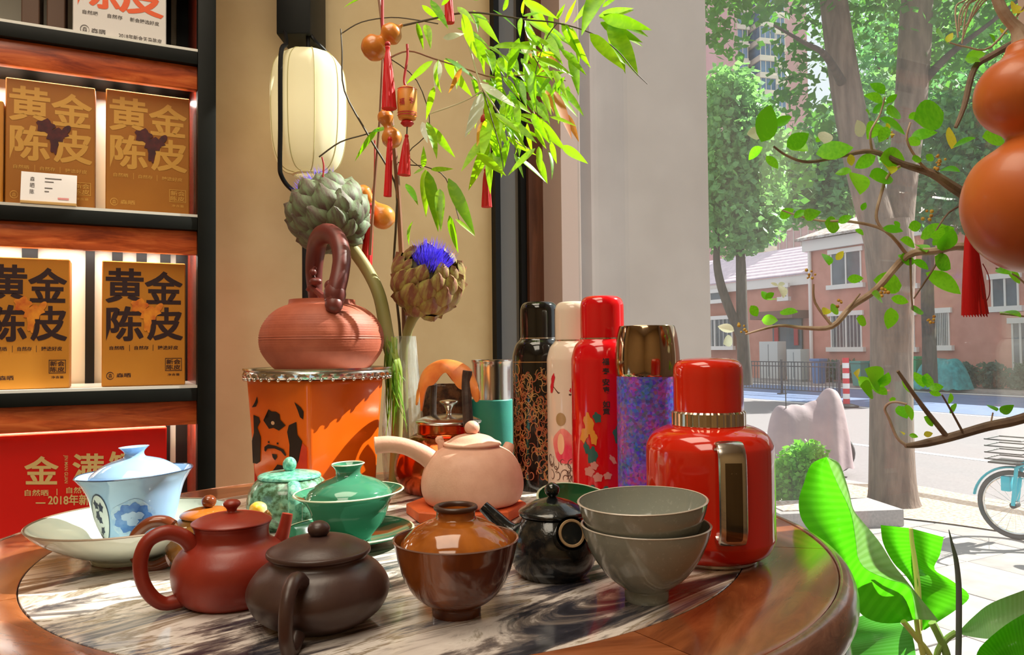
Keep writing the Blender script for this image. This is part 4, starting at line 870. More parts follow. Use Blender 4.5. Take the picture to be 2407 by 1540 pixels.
mouth(t, hp_, hr[-1], .70, m_pinkclay, 'handle_mouth')
handle(t, [(70, 112), (74, 138), (80, 146), (70, 150)], PI - .1, s, [11, 9, 8, 6], m_pinkclay, 'lid_catch')
handle(t, [(104, 80), (128, 104), (140, 122)], .9, s, [24, 16, 12], m_pinkclay, 'spout')
# 9. copper kettle with a curled orange grip, bark pot behind
d = 1.372; s = d / F; t = thing('copper_kettle', 'round copper kettle with silver lid and curled orange grip behind the pink kettle', 'kettle', spot(1056, d))
b = spl([(98, 0), (104, 4), (121, 26), (127, 52), (121, 86), (105, 112), (86, 127), (75, 133), (73, 140), (73, 156)], 4)
obj('body', lathe([(0, 0)] + b + [(0, 156)], 64, s), m_copper, t)
li = obj('lid', lathe(spl([(75, 155), (77, 158), (75, 163), (52, 172), (14, 177), (0, 177)], 4), 56, s), m_silver, t); obj('knob', lathe(spl([(7, 176), (6, 184), (12, 196), (21, 204), (20, 208), (0, 211)], 4), 28, s), m_silver, li)
m_barkh = M('bark_metal_upright', (74, 58, 50), .6, .3, col2=(50, 38, 34), ns=60, bs=.4, bscale=120)
lo = t.location
up1 = [P(1019, 1000, d + .03) - lo, P(1018, 950, d + .03) - lo, P(1020, 903, d + .02) - lo]
up2 = [P(1101, 1004, d - .055) - lo, P(1098, 950, d - .05) - lo, P(1096, 900, d - .04) - lo, P(1099, 872, d - .04) - lo]
obj('bail_upright', tube(spl(up1, 4), 8 * s, 10), m_barkh, t); obj('bail_upright', tube(spl(up2, 4), [12 * s, 11 * s, 11 * s], 10), m_barkh, t)
m_grip = M('orange_leather_grip', (232, 142, 62), .5, col2=(206, 104, 40), ns=24, bs=.2, bscale=50)
cx = spl([(984, 900), (992, 876), (1008, 858), (1034, 846), (1064, 846), (1092, 856), (1110, 872), (1122, 900)], 5)
def grip(u, v):
    i = u * (len(cx) - 1); k = min(int(i), len(cx) - 2); q = i - k
    px, py = cx[k][0] + (cx[k + 1][0] - cx[k][0]) * q, cx[k][1] + (cx[k + 1][1] - cx[k][1]) * q
    w = (v - .5) * 2; a = w * 1.7
    drop = (1 - math.cos(a)) * (46 + 12 * math.sin(u * 9 + 1) + 8 * math.sin(u * 23)) * (1 if w < 0 else .8)
    return P(px - w * 4, py + drop, d - .04 * (u - .3) + math.sin(a) * 36 * s) - lo
obj('grip', grid(grip, 34, 14, .003), m_grip, t)
d = 1.55; s = d / F; t = thing('bark_pot', 'dark brown rough bark-textured pot behind the copper kettle', 'pot', spot(1046, d))
obj('body', lathe(spl([(0, 0), (44, 0), (50, 10), (53, 90), (52, 180), (48, 205), (44, 208), (40, 200), (0, 190)], 4), 40, s, lambda a, z: 1 + .03 * math.sin(7 * a + z * 90) + .02 * math.sin(13 * a - z * 160)), M('rough_brown_bark', (96, 62, 34), .9, col2=(46, 26, 14), ns=60, lo=.4, hi=.6, bs=1.0, bscale=70, bd=.006), t)
# 10. bottles
def bottle(name, label, px, d, parts, k=1.0):
    s = d / F; t = thing(name, label, 'thermos', spot(px, d), 0, 'thermos flasks by the window')
    for nm, prof, mat in parts: obj(nm, lathe(prof, 56, s), mat, t)
    return t, s
m_tealb = M('teal_leather', (36, 142, 122), .55, col2=(28, 124, 118), ns=12, bs=.1, bscale=200)
t, s = bottle('tumbler', 'teal tumbler with a polished chrome top between the kettle and black flask', 1158, 1.545, [('sleeve', [(0, 0), (46, 0), (48, 3), (48, 172), (46.5, 174), (0, 174)], m_tealb), ('chrome_top', spl([(44, 174), (45, 178), (45, 240), (46, 256), (48, 262), (48, 266)], 3) + [(45, 266), (43, 255), (0, 252)], m_silver)])
R63 = 62
flb = lambda r, H: [(0, 0)] + spl([(r - 5, 0), (r, 5), (r, 60), (r, H * .62), (r, H * .688), (r * .985, H * .715), (r * .88, H * .765), (r * .74, H * .79), (r * .71, H * .797)], 4) + [(0, H * .797)]
flc = lambda r, H: spl([(r * .68, H * .802), (r * .69, H * .812), (r * .69, H * .93), (r * .67, H * .965), (r * .58, H * .988), (r * .4, H * .997), (0, H)], 4)
flr = lambda r, H: [(r * .70, H * .796), (r * .71, H * .797), (r * .71, H * .803), (r * .69, H * .804)]
def flask(label, px, d, r, H, mat, capmat):
    s = d / F; t = thing('thermos_flask', label, 'thermos', spot(px, d), 0, 'tall painted thermos flasks')
    obj('body', lathe(flb(r, H), 64, s), mat, t); obj('collar', lathe(flr(r, H), 56, s), m_silver, t); obj('cap', lathe(flc(r, H), 56, s), capmat, t)
    return t, s, (lambda e=.0005: wrapfn([(r, 0), (r, H * .69), (r * .985, H * .715), (r * .88, H * .765)], facing(t.location), s, e))
m_bk = M('black_enamel', (14, 13, 13), .1, coat=.4); m_wh = M('ivory_enamel', (226, 208, 190), .14, coat=.3); m_rd = M('bright_red_enamel', (206, 8, 20), .12, coat=.4)
t, s, fk = flask('black enamel flask covered in gold scrollwork, leftmost of the tall flasks', 1271, 1.385, 63, 436, m_bk, m_bk)
rnd = random.Random(4)
def curls(n, x0, x1, y0, y1, sz, w, fn):
    out = []
    for _ in range(n):
        cx_, cy_, r0, a0, dr2 = rnd.uniform(x0, x1), rnd.uniform(y0, y1), rnd.uniform(.4, 1) * sz, rnd.uniform(0, 6.28), rnd.choice((-1, 1))
        out.append(ribbon([(cx_ + r0 * (1 - .6 * q / 12) * math.cos(a0 + dr2 * q * .36) * .9, cy_ + r0 * (1 - .6 * q / 12) * math.sin(a0 + dr2 * q * .36) * 1.25) for q in range(13)], w, fn))
    return join(*out)
m_gilt = M('gilt_scrollwork', (196, 148, 96), .3, .5); m_gilt2 = M('copper_scrollwork', (176, 96, 66), .35, .4)
obj('scrollwork', curls(230, -88, 88, 30, 275, 17, 1.1, fk(.0004)), m_gilt, t, smooth=False)['kind'] = 'stuff'
obj('scrollwork', curls(150, -88, 88, 30, 265, 13, 1.3, fk(.0006)), m_gilt2, t, smooth=False)['kind'] = 'stuff'
obj('gilt_line', ribbon([(-95 + 5 * k, 294) for k in range(39)], .9, fk(.0004)), m_gilt, t, smooth=False)
t, s, fk = flask('ivory flask painted with a pink peach and red leaves between black and red flasks', 1354, 1.28, 65, 462, m_wh, m_wh)
m_peach = M('pink_peach_paint', (226, 62, 92), .2, col2=(240, 170, 150), ns=16); m_redl = M('red_leaf_paint', (200, 34, 52), .2); m_och = M('ochre_paint', (170, 140, 96), .25); m_twig = M('twig_paint', (90, 60, 50), .3)
obj('painted_peach', join(disc(-26, 128, 30, 40, fk(), 24, 5, .05, .2), disc(60, 128, 22, 30, fk(), 20, 4)), m_peach, t, smooth=False)['kind'] = 'stuff'; obj('painted_peach', disc(-34, 134, 9, 24, fk(.0008), 18, 4), M('peach_highlight', (240, 190, 150), .2), t, smooth=False)['kind'] = 'stuff'
obj('painted_leaf', join(*[disc(x, y, 14, 6, fk(), 12, 3, .15, q) for x, y, q in ((0, 252, -.5), (12, 236, -1), (26, 240, -.4), (-56, 280, 1.3), (-60, 262, 1.4), (36, 226, -.8), (6, 150, .7), (16, 160, .8), (44, 200, .3))]), m_redl, t, smooth=False)['kind'] = 'stuff'
obj('painted_bud', join(disc(-34, 190, 13, 15, fk(), 16, 4), disc(50, 176, 12, 10, fk(), 14, 3)), m_och, t, smooth=False)['kind'] = 'stuff'
obj('painted_twig', join(curls(26, -70, 40, 50, 100, 15, 1.0, fk()), ribbon([(-60, 268), (-40, 250), (-10, 246), (10, 250), (30, 236)], 1.8, fk())), m_twig, t, smooth=False)['kind'] = 'stuff'
t, s, fk = flask('bright red flask with a black column of characters and painted figures, tallest of the row', 1421, 1.175, 74, 506, m_rd, m_rd)
cols = ['福', '寿', '安', '康', '如', '意']
for ch, y in zip(cols, (352, 330, 306, 288, 256, 240)): obj('lettering', text(ch, fk(), -1, 15, y - 8, y + 8, .03), m_ink, t, smooth=False)
for nm, mt, bl in (('painted_figure', M('orange_paint', (222, 140, 50), .2), ((-34, 210, 12, 26, .2), (-46, 186, 10, 18, -.3), (-22, 180, 8, 16, .1), (48, 196, 10, 14, 0))), ('painted_figure', M('teal_paint', (50, 92, 84), .2), ((-14, 226, 9, 12, .4), (-26, 140, 12, 20, 0), (-40, 156, 7, 14, .3), (34, 186, 12, 20, .2), (58, 214, 9, 10, 0), (-28, 62, 14, 12, 0), (4, 60, 14, 12, .2))), ('painted_flower', M('dusty_pink_paint', (206, 130, 120), .2), ((-34, 104, 12, 11, 0), (-14, 92, 11, 10, .3), (-22, 118, 9, 9, 0), (8, 96, 9, 8, .2), (46, 176, 8, 8, 0), (20, 132, 5, 12, .6)))):
    obj(nm, join(*[disc(x, y, a, b_, fk(.0005 + .0001 * i), 16, 4, .18, q) for i, (x, y, a, b_, q) in enumerate(bl)]), mt, t, smooth=False)['kind'] = 'stuff'
def galaxy():
    m, N, L, B, O = nodes('purple_blue_floral_print'); v = coords(N, L)
    L.new(ramp(N, L, noise(N, L, v, 26, 3), [(.38, (66, 96, 178)), (.5, (104, 92, 190)), (.6, (150, 76, 170))]), B.inputs['Base Color'])
    x = N.new('ShaderNodeTexVoronoi'); x.inputs['Scale'].default_value = 260; L.new(v, x.inputs['Vector'])
    mx = N.new('ShaderNodeMixRGB'); mx.blend_type = 'OVERLAY'; mx.inputs[0].default_value = .55; L.new(B.inputs['Base Color'].links[0].from_socket, mx.inputs[1]); L.new(x.outputs['Color'], mx.inputs[2]); L.new(mx.outputs[0], B.inputs['Base Color']); B.inputs['Roughness'].default_value = .25; return m
m_bronze = M('bronze_chrome', (176, 150, 122), .1, 1)
d = 1.075; s = d / F; t = thing('thermos_flask', 'purple and blue floral flask with a tapered bronze chrome cup cap', 'thermos', spot(1527, d), 0, 'tall painted thermos flasks')
obj('body', lathe([(0, 0)] + spl([(68, 0), (72, 4), (72, 100), (72, 346), (71, 350)], 4) + [(0, 350)], 56, s), galaxy(), t)
obj('cap', lathe(spl([(70, 352), (73, 354), (75, 376), (75, 402), (71, 440), (65, 466), (63, 469)], 4) + [(60, 469), (58, 464), (0, 463)], 56, s), m_bronze, t)
# 11. red vacuum jug
d = .9165; s = d / F; t = thing('vacuum_jug', 'large glossy red vacuum jug with a chrome loop handle and ribbed chrome collar', 'jug', spot(1671, d))
m_rj = M('orange_red_enamel', (216, 38, 16), .1, coat=.5); m_coll = M('collar_chrome', (206, 190, 168), .15, 1)
obj('foot_ring', lathe([(0, 0), (103, 0), (105, 2), (105, 9), (0, 9)], 56, s), m_silver, t)
obj('body', lathe([(0, 9)] + spl([(104, 9), (116, 11), (134, 24), (145, 48), (146, 66), (146, 150), (146, 246), (142, 270), (128, 291), (104, 304), (86, 308)], 4) + [(0, 308)], 80, s), m_rj, t)
obj('collar', lathe([(84, 308), (85, 310), (85, 338), (82, 342), (0, 342)], 144, s, lambda a, z: 1 - .018 * (math.cos(36 * a) > .2) if 312 * s < z < 337 * s or True else 1), m_coll, t, sharp=20)
obj('cap', lathe(spl([(79, 342), (80, 345), (80, 400), (80, 432), (76, 450), (62, 461), (34, 465), (0, 466)], 4), 64, s), m_rj, t)
ha = facing(t.location) + .26
hpts = spl([(136, 268), (152, 282), (172, 278), (183, 258), (186, 220), (186, 130), (184, 96), (174, 78), (154, 74), (138, 82)], 5)
def strap(pts, hw, th):                      # rounded flat strap handle
    c = arc_path(pts, ha, s); sd = Vector((-math.sin(ha), math.cos(ha), 0)); n = len(c); V, Fc = [], []
    for i in range(n):
        tg = (c[min(i + 1, n - 1)] - c[max(i - 1, 0)]).normalized(); nr = tg.cross(sd).normalized()
        for k in range(12):
            a = 2 * PI * k / 12; x = math.copysign(abs(math.cos(a)) ** .6, math.cos(a)); y = math.copysign(abs(math.sin(a)) ** .6, math.sin(a)); V.append(c[i] + sd * x * hw * s + nr * y * th * s)
    for i in range(n - 1):
        for k in range(12): Fc.append((i * 12 + k, i * 12 + (k + 1) % 12, (i + 1) * 12 + (k + 1) % 12, (i + 1) * 12 + k))
    return V, Fc
h = obj('handle', strap(hpts, 30, 7), m_silver, t)
hf = lambda x, y: Vector((193.6 * s * math.cos(ha) - x * s * math.sin(ha), 193.6 * s * math.sin(ha) + x * s * math.cos(ha), y * s))
obj('grip_inlay', strap([(r + 5.2, z) for r, z in hpts[17:34]], 19, 2.6), M('dark_grip_chrome', (104, 92, 78), .10, 1), h)
obj('lettering', ([Vector(hf(x, y)) for x, y in [(6 - v * 12, 226 - u * 96) for u, v in textvf('FUGUANG', .02)[0]]], textvf('FUGUANG', .02)[1]), M('grip_lettering', (150, 128, 100), .4, .6), h, smooth=False)
# 12. black glazed side-handle teapot
d = .853; s = d / F; t = thing('black_teapot', 'glossy black-glazed teapot with a hollow side handle beside the grey bowls', 'teapot', spot(1300, d))
b = spl([(72, 0), (77, 4), (94, 26), (101, 56), (98, 88), (88, 116), (79, 132), (75, 138)], 4)
obj('body', lathe([(0, 0)] + b + [(0, 140)], 64, s), m_black_gl, t)
li = obj('lid', lathe(spl([(76, 140), (79, 142), (79, 149), (70, 156), (44, 170), (12, 180), (7, 186), (0, 186)], 4), 56, s), m_black_gl, t); obj('knob', ball((0, 0, 197 * s), 18 * s, 1, 1, .95), M('black_knob_glaze', (14, 24, 22), .08, coat=.5), li)
hb = facing(t.location) + .30
hp_ = arc_path(spl([(70, 92), (95, 108), (122, 122), (140, 128)], 5), hb, s); hr = [x * s for x in (24, 26, 32, 36)]
rr = [hr[0] + (hr[-1] - hr[0]) * i / (len(hp_) - 1) for i in range(len(hp_))]
obj('handle', join(tube(hp_, rr, 24, False), tube(list(reversed(hp_[3:])), [r * .66 for r in reversed(rr[3:])], 24, True)), m_black_gl, t)
mouth(t, hp_, rr[-1] * .82, .80, m_tanlip, 'handle_rim')
handle(t, [(80, 86), (108, 100), (140, 128), (168, 152)], PI - .25, s, [25, 21, 17, 14], m_black_gl, 'spout')
# 13. grey bowls, tilted green dish behind
d = .768; s = d / F; bp_ = spl([(49, 0), (51, 8), (52, 26), (60, 32), (94, 60), (124, 102), (142, 142), (150, 173)], 4)
def greybowl(label, px, z, tilt, yaw):
    t = thing('grey_bowl', label, 'bowl', spot(px, d, z * s)); t.rotation_euler = (math.radians(yaw), math.radians(tilt), 0)
    obj('bowl', lathe(bowlprof(bp_, 4, 34), 80, s), m_greysp, t); obj('lip', lathe([(149, 172), (151.2, 174), (149, 176), (146, 175), (149, 172)], 80, s), m_greylip, t); return t
greybowl('grey-green speckled bowl standing on the table, lower of the stacked pair', 1520, 0, 0, 0); greybowl('grey-green speckled bowl sitting tilted inside another, upper of the stacked pair', 1517, 57, -2.0, 1.5)
d = 1.0; s = d / F; t = thing('green_dish', 'small dark green dish with a pale rim leaning behind the black teapot', 'dish', spot(1352, d, 30 * s)); t.rotation_euler = (math.radians(14), math.radians(9), 0)
obj('dish_body', lathe(bowlprof(spl([(48, 0), (50, 6), (76, 20), (94, 44), (101, 66)], 4), 4, 10), 56, s), M('deep_green_glaze', (40, 92, 56), .08, coat=.3), t); obj('lip', lathe([(100, 65), (102, 67), (100, 69), (97, 68), (100, 65)], 56, s), m_green_lip, t)
obj('foot_wedge', lathe([(0, -15), (44, -15), (47, 0), (0, 0)], 40, s), m_green_lip, t)
# ---- orange square jar, its tray and the terracotta pot
d = 1.36; s = d / F; jl = spot(743, d); t = thing('orange_jar', 'tall square orange jar painted with an inky bearded face', 'jar', jl)
JA = facing(jl) + math.radians(-6)
def sq(R, z, rc):
    out = []
    for k in range(4):
        a = JA + k * PI / 2; c = Vector((math.cos(a), math.sin(a), 0)) * (R - rc * 1.4142)
        for q in range(7): b_ = a - PI / 4 + PI / 2 * q / 6; out.append(c + Vector((math.cos(b_), math.sin(b_), 0)) * rc + Vector((0, 0, z)))
    return out
def loft(rings):
    V = [v for r in rings for v in r]; n = len(rings[0]); Fc = [(i * n + k, i * n + (k + 1) % n, (i + 1) * n + (k + 1) % n, (i + 1) * n + k) for i in range(len(rings) - 1) for k in range(n)]
    return V, Fc + [tuple(range(n - 1, -1, -1)), tuple((len(rings) - 1) * n + k for k in range(n))]
m_orange = M('orange_enamel', (232, 104, 20), .22, col2=(226, 96, 16), ns=5, coat=.25)
obj('body', loft([sq(R * s, z * s, rc * s) for R, z, rc in ((138, 0, 10), (141, 3, 12), (148, 120, 12), (159, 254, 12), (160, 262, 12), (156, 266, 10))]), m_orange, t, sharp=50)
obj('neck', lathe([(0, 266), (122, 266), (124, 277), (0, 277)], 48, s), M('dark_lacquer_neck', (60, 26, 16), .4), t)
cA, cB = JA - PI / 2, JA               # left face runs from corner JA - 90 deg to corner JA
def jf(e=.0007):
    def fn(x, y):                      # x, y in the coordinates of the sketch of that face
        h = (1430 - y) / 1180 * 254; h = max(2, min(h, 262)); R = 141 + (160 - 141) * h / 260 - 5.5
        u = (x - (72 + (165 - 72) * (y - 250) / 1180)) / (750 - (72 + (165 - 72) * (y - 250) / 1180))
        p = Vector((math.cos(cA), math.sin(cA), 0)) * (1 - u) + Vector((math.cos(cB), math.sin(cB), 0)) * u; nrm = Vector((math.cos((cA + cB) / 2), math.sin((cA + cB) / 2), 0))
        return p * R * s + nrm * (e + 5.5 * s * .7071 * .0 + .0) + nrm * (.0028) + Vector((0, 0, h * s))
    return fn
m_inkj = M('black_enamel_ink', (30, 16, 16), .3); m_crim = M('crimson_wash', (190, 36, 30), .25, col2=(214, 70, 40), ns=14)
obj('painted_robe', join(poly([(560, 1120), (650, 1000), (700, 820), (745, 860), (748, 1330), (600, 1330)], jf(.0002)), poly([(165, 1180), (240, 1330), (168, 1330)], jf(.0002))), m_crim, t, smooth=False)
obj('painted_ink', join(*[poly(p_, jf(.0006)) for p_ in ([(205, 370), (213, 430), (190, 480), (140, 492), (175, 440)], [(620, 410), (690, 460), (718, 500), (712, 580), (680, 560), (655, 490)], [(335, 500), (370, 520), (420, 520), (460, 545), (465, 600), (525, 655), (450, 715), (390, 690), (340, 705), (275, 620), (340, 580)],
    [(160, 570), (225, 590), (240, 640), (205, 700), (245, 800), (235, 1060), (200, 1090), (150, 1090), (140, 850), (165, 760)], [(560, 650), (640, 610), (650, 740), (700, 800), (660, 1000), (620, 1090), (555, 1080), (565, 850), (540, 720)], [(285, 900), (330, 868), (420, 878), (500, 905), (530, 960), (515, 972), (470, 925), (400, 905), (320, 915), (300, 950), (285, 940)], [(370, 965), (425, 965), (430, 990), (405, 1030), (378, 1000)],
    [(355, 1320), (350, 1180), (430, 1070), (530, 1075), (695, 1180), (650, 1310)], [(325, 835), (345, 835), (345, 855), (325, 855)], [(425, 840), (445, 840), (445, 860), (425, 860)])]), m_inkj, t, smooth=False)
obj('painted_eye', disc(385, 640, 20, 20, jf(.001), 14, 2), M('pale_paint', (222, 180, 140), .3), t, smooth=False)
t = thing('silver_tray', 'round silver tray with a lacy rim between the orange jar and terracotta pot', 'tray', spot(749, d, 279 * s))
obj('plate', lathe([(0, 0), (158, 0), (166, 6), (169, 9), (169, 13), (164, 12), (156, 6), (0, 5)], 80, s), m_silver, t)
obj('lace_rim', lathe(spl([(166, 7), (168, 2), (167, -6), (165, -10)], 3) + [(163, -9), (164, 6)], 160, s, lambda a, z: 1 + (.012 * math.sin(40 * a) if z < 0 else 0)), m_silver, t)
for k in range(44):
    a = 2 * PI * k / 44; obj('bead', ball((165.5 * s * math.cos(a), 165.5 * s * math.sin(a), -11 * s), 4.4 * s, seg=8, rings=6), m_silver, t) if k == 0 else link('bead', t.children[-1].data if t.children[-1].name.startswith('bead') else bpy.data.objects['bead'].data, t, mw=Matrix.Rotation(a, 4, 'Z'))
t = thing('terracotta_pot', 'ribbed terracotta kettle with a tall overhead handle standing on the silver tray', 'kettle', spot(758, d, 285 * s)); tl = t.location.copy()
def ridg(pr):
    out = []
    for i, (r, z) in enumerate(pr): out.append((r + (.8 * math.sin(z * 1.15) if 45 < z < 128 else 0), z))
    return out
b = ridg(spl([(96, 0), (112, 8), (136, 40), (143, 70), (138, 100), (122, 126), (104, 142), (86, 151)], 12))
obj('body', lathe([(0, 0)] + b + spl([(80, 152), (77, 156), (76, 165)], 3) + [(70, 165), (68, 154), (0, 152)], 80, s), m_terracl, t, sharp=60)
hpt = [P(784, 712, d - .075) - tl, P(792, 676, d - .072) - tl, P(800, 640, d - .06) - tl, P(803, 600, d - .045) - tl, P(792, 562, d - .02) - tl, P(770, 549, d + .005) - tl, P(750, 562, d + .035) - tl, P(741, 600, d + .06) - tl, P(738, 640, d + .07) - tl, P(740, 676, d + .072) - tl, P(742, 704, d + .07) - tl]
obj('handle', tube(spl(hpt, 5), [23 * s] * 3 + [25 * s, 24 * s, 21 * s, 18 * s], 14, flat=.9), m_darkclay, t)
obj('handle_lug', join(ball(P(787, 692, d - .075) - tl, 25 * s, 1, .9, 1.15), ball(P(785, 716, d - .08) - tl, 20 * s), ball(P(777, 672, d - .07) - tl, 14 * s)), m_darkclay, t)
obj('branch_ornament', join(tube(spl([P(760, 698, d + .02) - tl, P(744, 684, d + .03) - tl, P(730, 676, d + .04) - tl, P(722, 684, d + .04) - tl], 4), [9 * s, 8 * s, 7 * s, 4 * s], 8), ball(P(736, 640, d + .03) - tl, 9 * s), ball(P(742, 662, d + .03) - tl, 12 * s, 1.3, 1, .8), tube([P(742, 664, d + .04) - tl, P(732, 640, d + .04) - tl, P(742, 628, d + .04) - tl], 5 * s, 8)), m_darkclay, t)
# ---- glass vase
d = 1.5; s = d / F; vl = spot(948, d); t = thing('glass_vase', 'tall ribbed clear glass vase holding the bamboo and an artichoke stem', 'vase', vl)
vo = spl([(40, 0), (44, 3), (48, 60), (46, 150), (38, 240), (31, 332)], 4)
obj('vase_wall', lathe([(0, 0)] + vo + [(r - 3, z) for r, z in reversed(vo)][:-3] + [(0, 10)], 64, s, lambda a, z: 1 + .02 * math.sin(22 * a + 30 * z)), glassmat('ribbed_glass', (250, 253, 251), 1.5, .03, .8, 60, (1, 1, .16), veil=.30, vs=70, vlo=.45, vhi=.62), t)
# ================================================================ artichokes
def artichoke(label, C, A, R, foot, stempts, mats, n=64, seed=1, rise=1.0):
    rnd = random.Random(seed); A = A.normalized(); C = Vector(C)
    t = thing('artichoke', label, 'artichoke', foot, 0, 'flowering artichokes'); o = Vector(foot)
    U = A.orthogonal().normalized(); V_ = A.cross(U)
    pt = lambda phi, th, r: C + (U * math.cos(th) + V_ * math.sin(th)) * math.sin(phi) * r * R + A * (math.cos(phi) * r * R * rise)
    obj('heart', [ (C + U * v.x * R * .86 + V_ * v.y * R * .86 + A * v.z * R * .80 * rise) - o for v in ball((0, 0, 0), 1, seg=28, rings=16)[0]] and ([(C + U * v.x * R * .86 + V_ * v.y * R * .86 + A * v.z * R * .80 * rise) - o for v in ball((0, 0, 0), 1, seg=28, rings=16)[0]], ball((0, 0, 0), 1, seg=28, rings=16)[1]), mats[2], t)
    for k in range(n):
        f = (k + .5) / n; phi = math.radians(168 - 128 * f ** .82); th = k * 2.39996 + rnd.uniform(-.1, .1)
        s = (.62 + .5 * math.sin(PI * min(f * 1.15, 1))) * 1.12
        b, e = pt(phi + .38 * s, th, .80), pt(phi - .40 * s, th, 1.04 + .10 * rnd.random() + (.05 if f > .5 else 0))
        x = e - b; l = x.length; x.normalize(); zn = (pt(phi, th, 1) - C).normalized(); y = zn.cross(x).normalized(); z = x.cross(y)
        w = R * .80 * s
        m = Matrix(((x.x * l, y.x * w, z.x * l, b.x - o.x), (x.y * l, y.y * w, z.y * l, b.y - o.y), (x.z * l, y.z * w, z.z * l, b.z - o.z), (0, 0, 0, 1)))
        link('bract', BR[0] if mats[0] is m_art1 else BR[1], t, mw=m)
    sp_, Fc = [], []
    for k in range(330):
        a, q = rnd.uniform(0, 2 * PI), math.sqrt(rnd.random()) * .54
        b = C + (U * math.cos(a) + V_ * math.sin(a)) * q * R * .8 + A * R * .66 * rise
        d_ = (A + (U * math.cos(a) + V_ * math.sin(a)) * q * .9 + Vector((rnd.gauss(0, .1), rnd.gauss(0, .1), rnd.gauss(0, .1)))).normalized()
        e = b + d_ * R * rnd.uniform(.40, .62); w = d_.orthogonal().normalized() * R * .016; w2 = d_.cross(w)
        i = len(sp_); sp_ += [b + w - o, b - w * .5 + w2 - o, b - w * .5 - w2 - o, e - o]; Fc += [(i, i + 1, i + 3), (i + 1, i + 2, i + 3), (i + 2, i, i + 3)]
    obj('flower', (sp_, Fc), m_violet, t)['kind'] = 'stuff'
    obj('stem', rel(tube(spl([tuple(p) + (r,) for p, r in stempts], 5) and [Vector(q[:3]) for q in spl([tuple(p) + (r,) for p, r in stempts], 5)], [q[3] for q in spl([tuple(p) + (r,) for p, r in stempts], 5)], 12), o), mats[1], t)
    return t
m_art1 = M('sage_artichoke_bract', (116, 136, 100), .6, col2=(92, 70, 66), ns=2.2, lo=.42, hi=.66, bs=.3, bscale=14, st=(.6, 3, 1))
m_art2 = M('brown_green_artichoke_bract', (166, 158, 80), .55, col2=(134, 82, 60), ns=2.4, lo=.40, hi=.62, bs=.3, bscale=14, st=(.6, 3, 1))
m_artin = M('artichoke_core', (92, 84, 62), .8); m_violet = M('violet_thistle', (140, 120, 255), .6, col2=(176, 154, 255), ns=90, transl=.5)
m_stem = M('pale_green_stem', (158, 148, 92), .6, col2=(120, 124, 62), ns=12, st=(1, 1, .2), bs=.3, bscale=40)
def bractvf():
    n, m, V, Fc = 7, 2, [], []
    for i in range(n + 1):
        t = i / n; h = .50 * (math.sin(PI * min(1, .22 + .80 * t)) ** .75) * (1 if t < .97 else .4)
        for j in range(-m, m + 1):
            q = j / m; V.append(Vector((t, q * h, .25 * math.sin(PI * min(1, t * 1.05)) ** .8 - .40 * q * q * (.5 + .5 * (1 - t)) + (.05 * (t - .85) / .15 if t > .85 else 0))))
    k = 2 * m + 1
    Fc = [(i * k + j, (i + 1) * k + j, (i + 1) * k + j + 1, i * k + j + 1) for i in range(n) for j in range(2 * m)]
    return V, Fc
BR = [meshdata('bract', bractvf(), m_art1, sharp=0), meshdata('bract', bractvf(), m_art2, sharp=0)]
d = 1.47
f1 = spot(926, 1.432)
artichoke('big sage-green flowering artichoke on a thick bent stem above the terracotta pot', P(774, 506, d), Vector((-.44, .34, .83)), 91 * d / F, f1, [(f1, .0105), (P(934, 990, 1.432), .0105), (P(932, 890, 1.432), .011), (P(912, 800, 1.44), .013), (P(893, 700, 1.455), .0125), (P(866, 640, d), .012), (P(832, 590, d), .0125), (P(806, 560, d), .014)], (m_art1, m_stem, m_artin), 50, 1)
d = 1.45
artichoke('brown-green flowering artichoke with a violet tuft leaning out of the glass vase', P(1004, 664, d), Vector((.26, -.66, .74)), 84 * d / F, Vector((vl.x, vl.y, ZT + .012)), [(Vector((vl.x + .005, vl.y, ZT + .012)), .008), (P(948, 850, 1.5), .0085), (P(956, 790, 1.495), .009), (P(968, 752, 1.475), .010), (P(984, 725, 1.46), .013)], (m_art2, m_stem, m_artin), 50, 2)
# feathery green strands hanging by the vase
m_frond = leafmat('feathery_frond', (126, 166, 60), (196, 206, 110), (190, 240, 60), .5)
t = thing('feathery_fronds', 'bundle of feathery yellow-green fronds hanging beside the glass vase', 'fronds', P(916, 800, 1.45))
o = t.location.copy(); rnd = random.Random(9)
for k in range(34):
    x0, y0 = 905 + rnd.uniform(-6, 22), 800 + rnd.uniform(-10, 60); x1 = 916 + rnd.uniform(-20, 34); l = rnd.uniform(60, 200)
    obj('frond', rel(tube(spl([P(x0 + 6, y0, 1.412 + rnd.uniform(-.01, .006)), P((x0 + x1) / 2 + 8 + rnd.uniform(-8, 8), y0 + l * .5, 1.407 + rnd.uniform(-.02, .006)), P(x1 + 8, y0 + l, 1.41 + rnd.uniform(-.02, .0))], 4), [.0016, .0036, .0022, .0004], 5, flat=.4), o), m_frond, t)
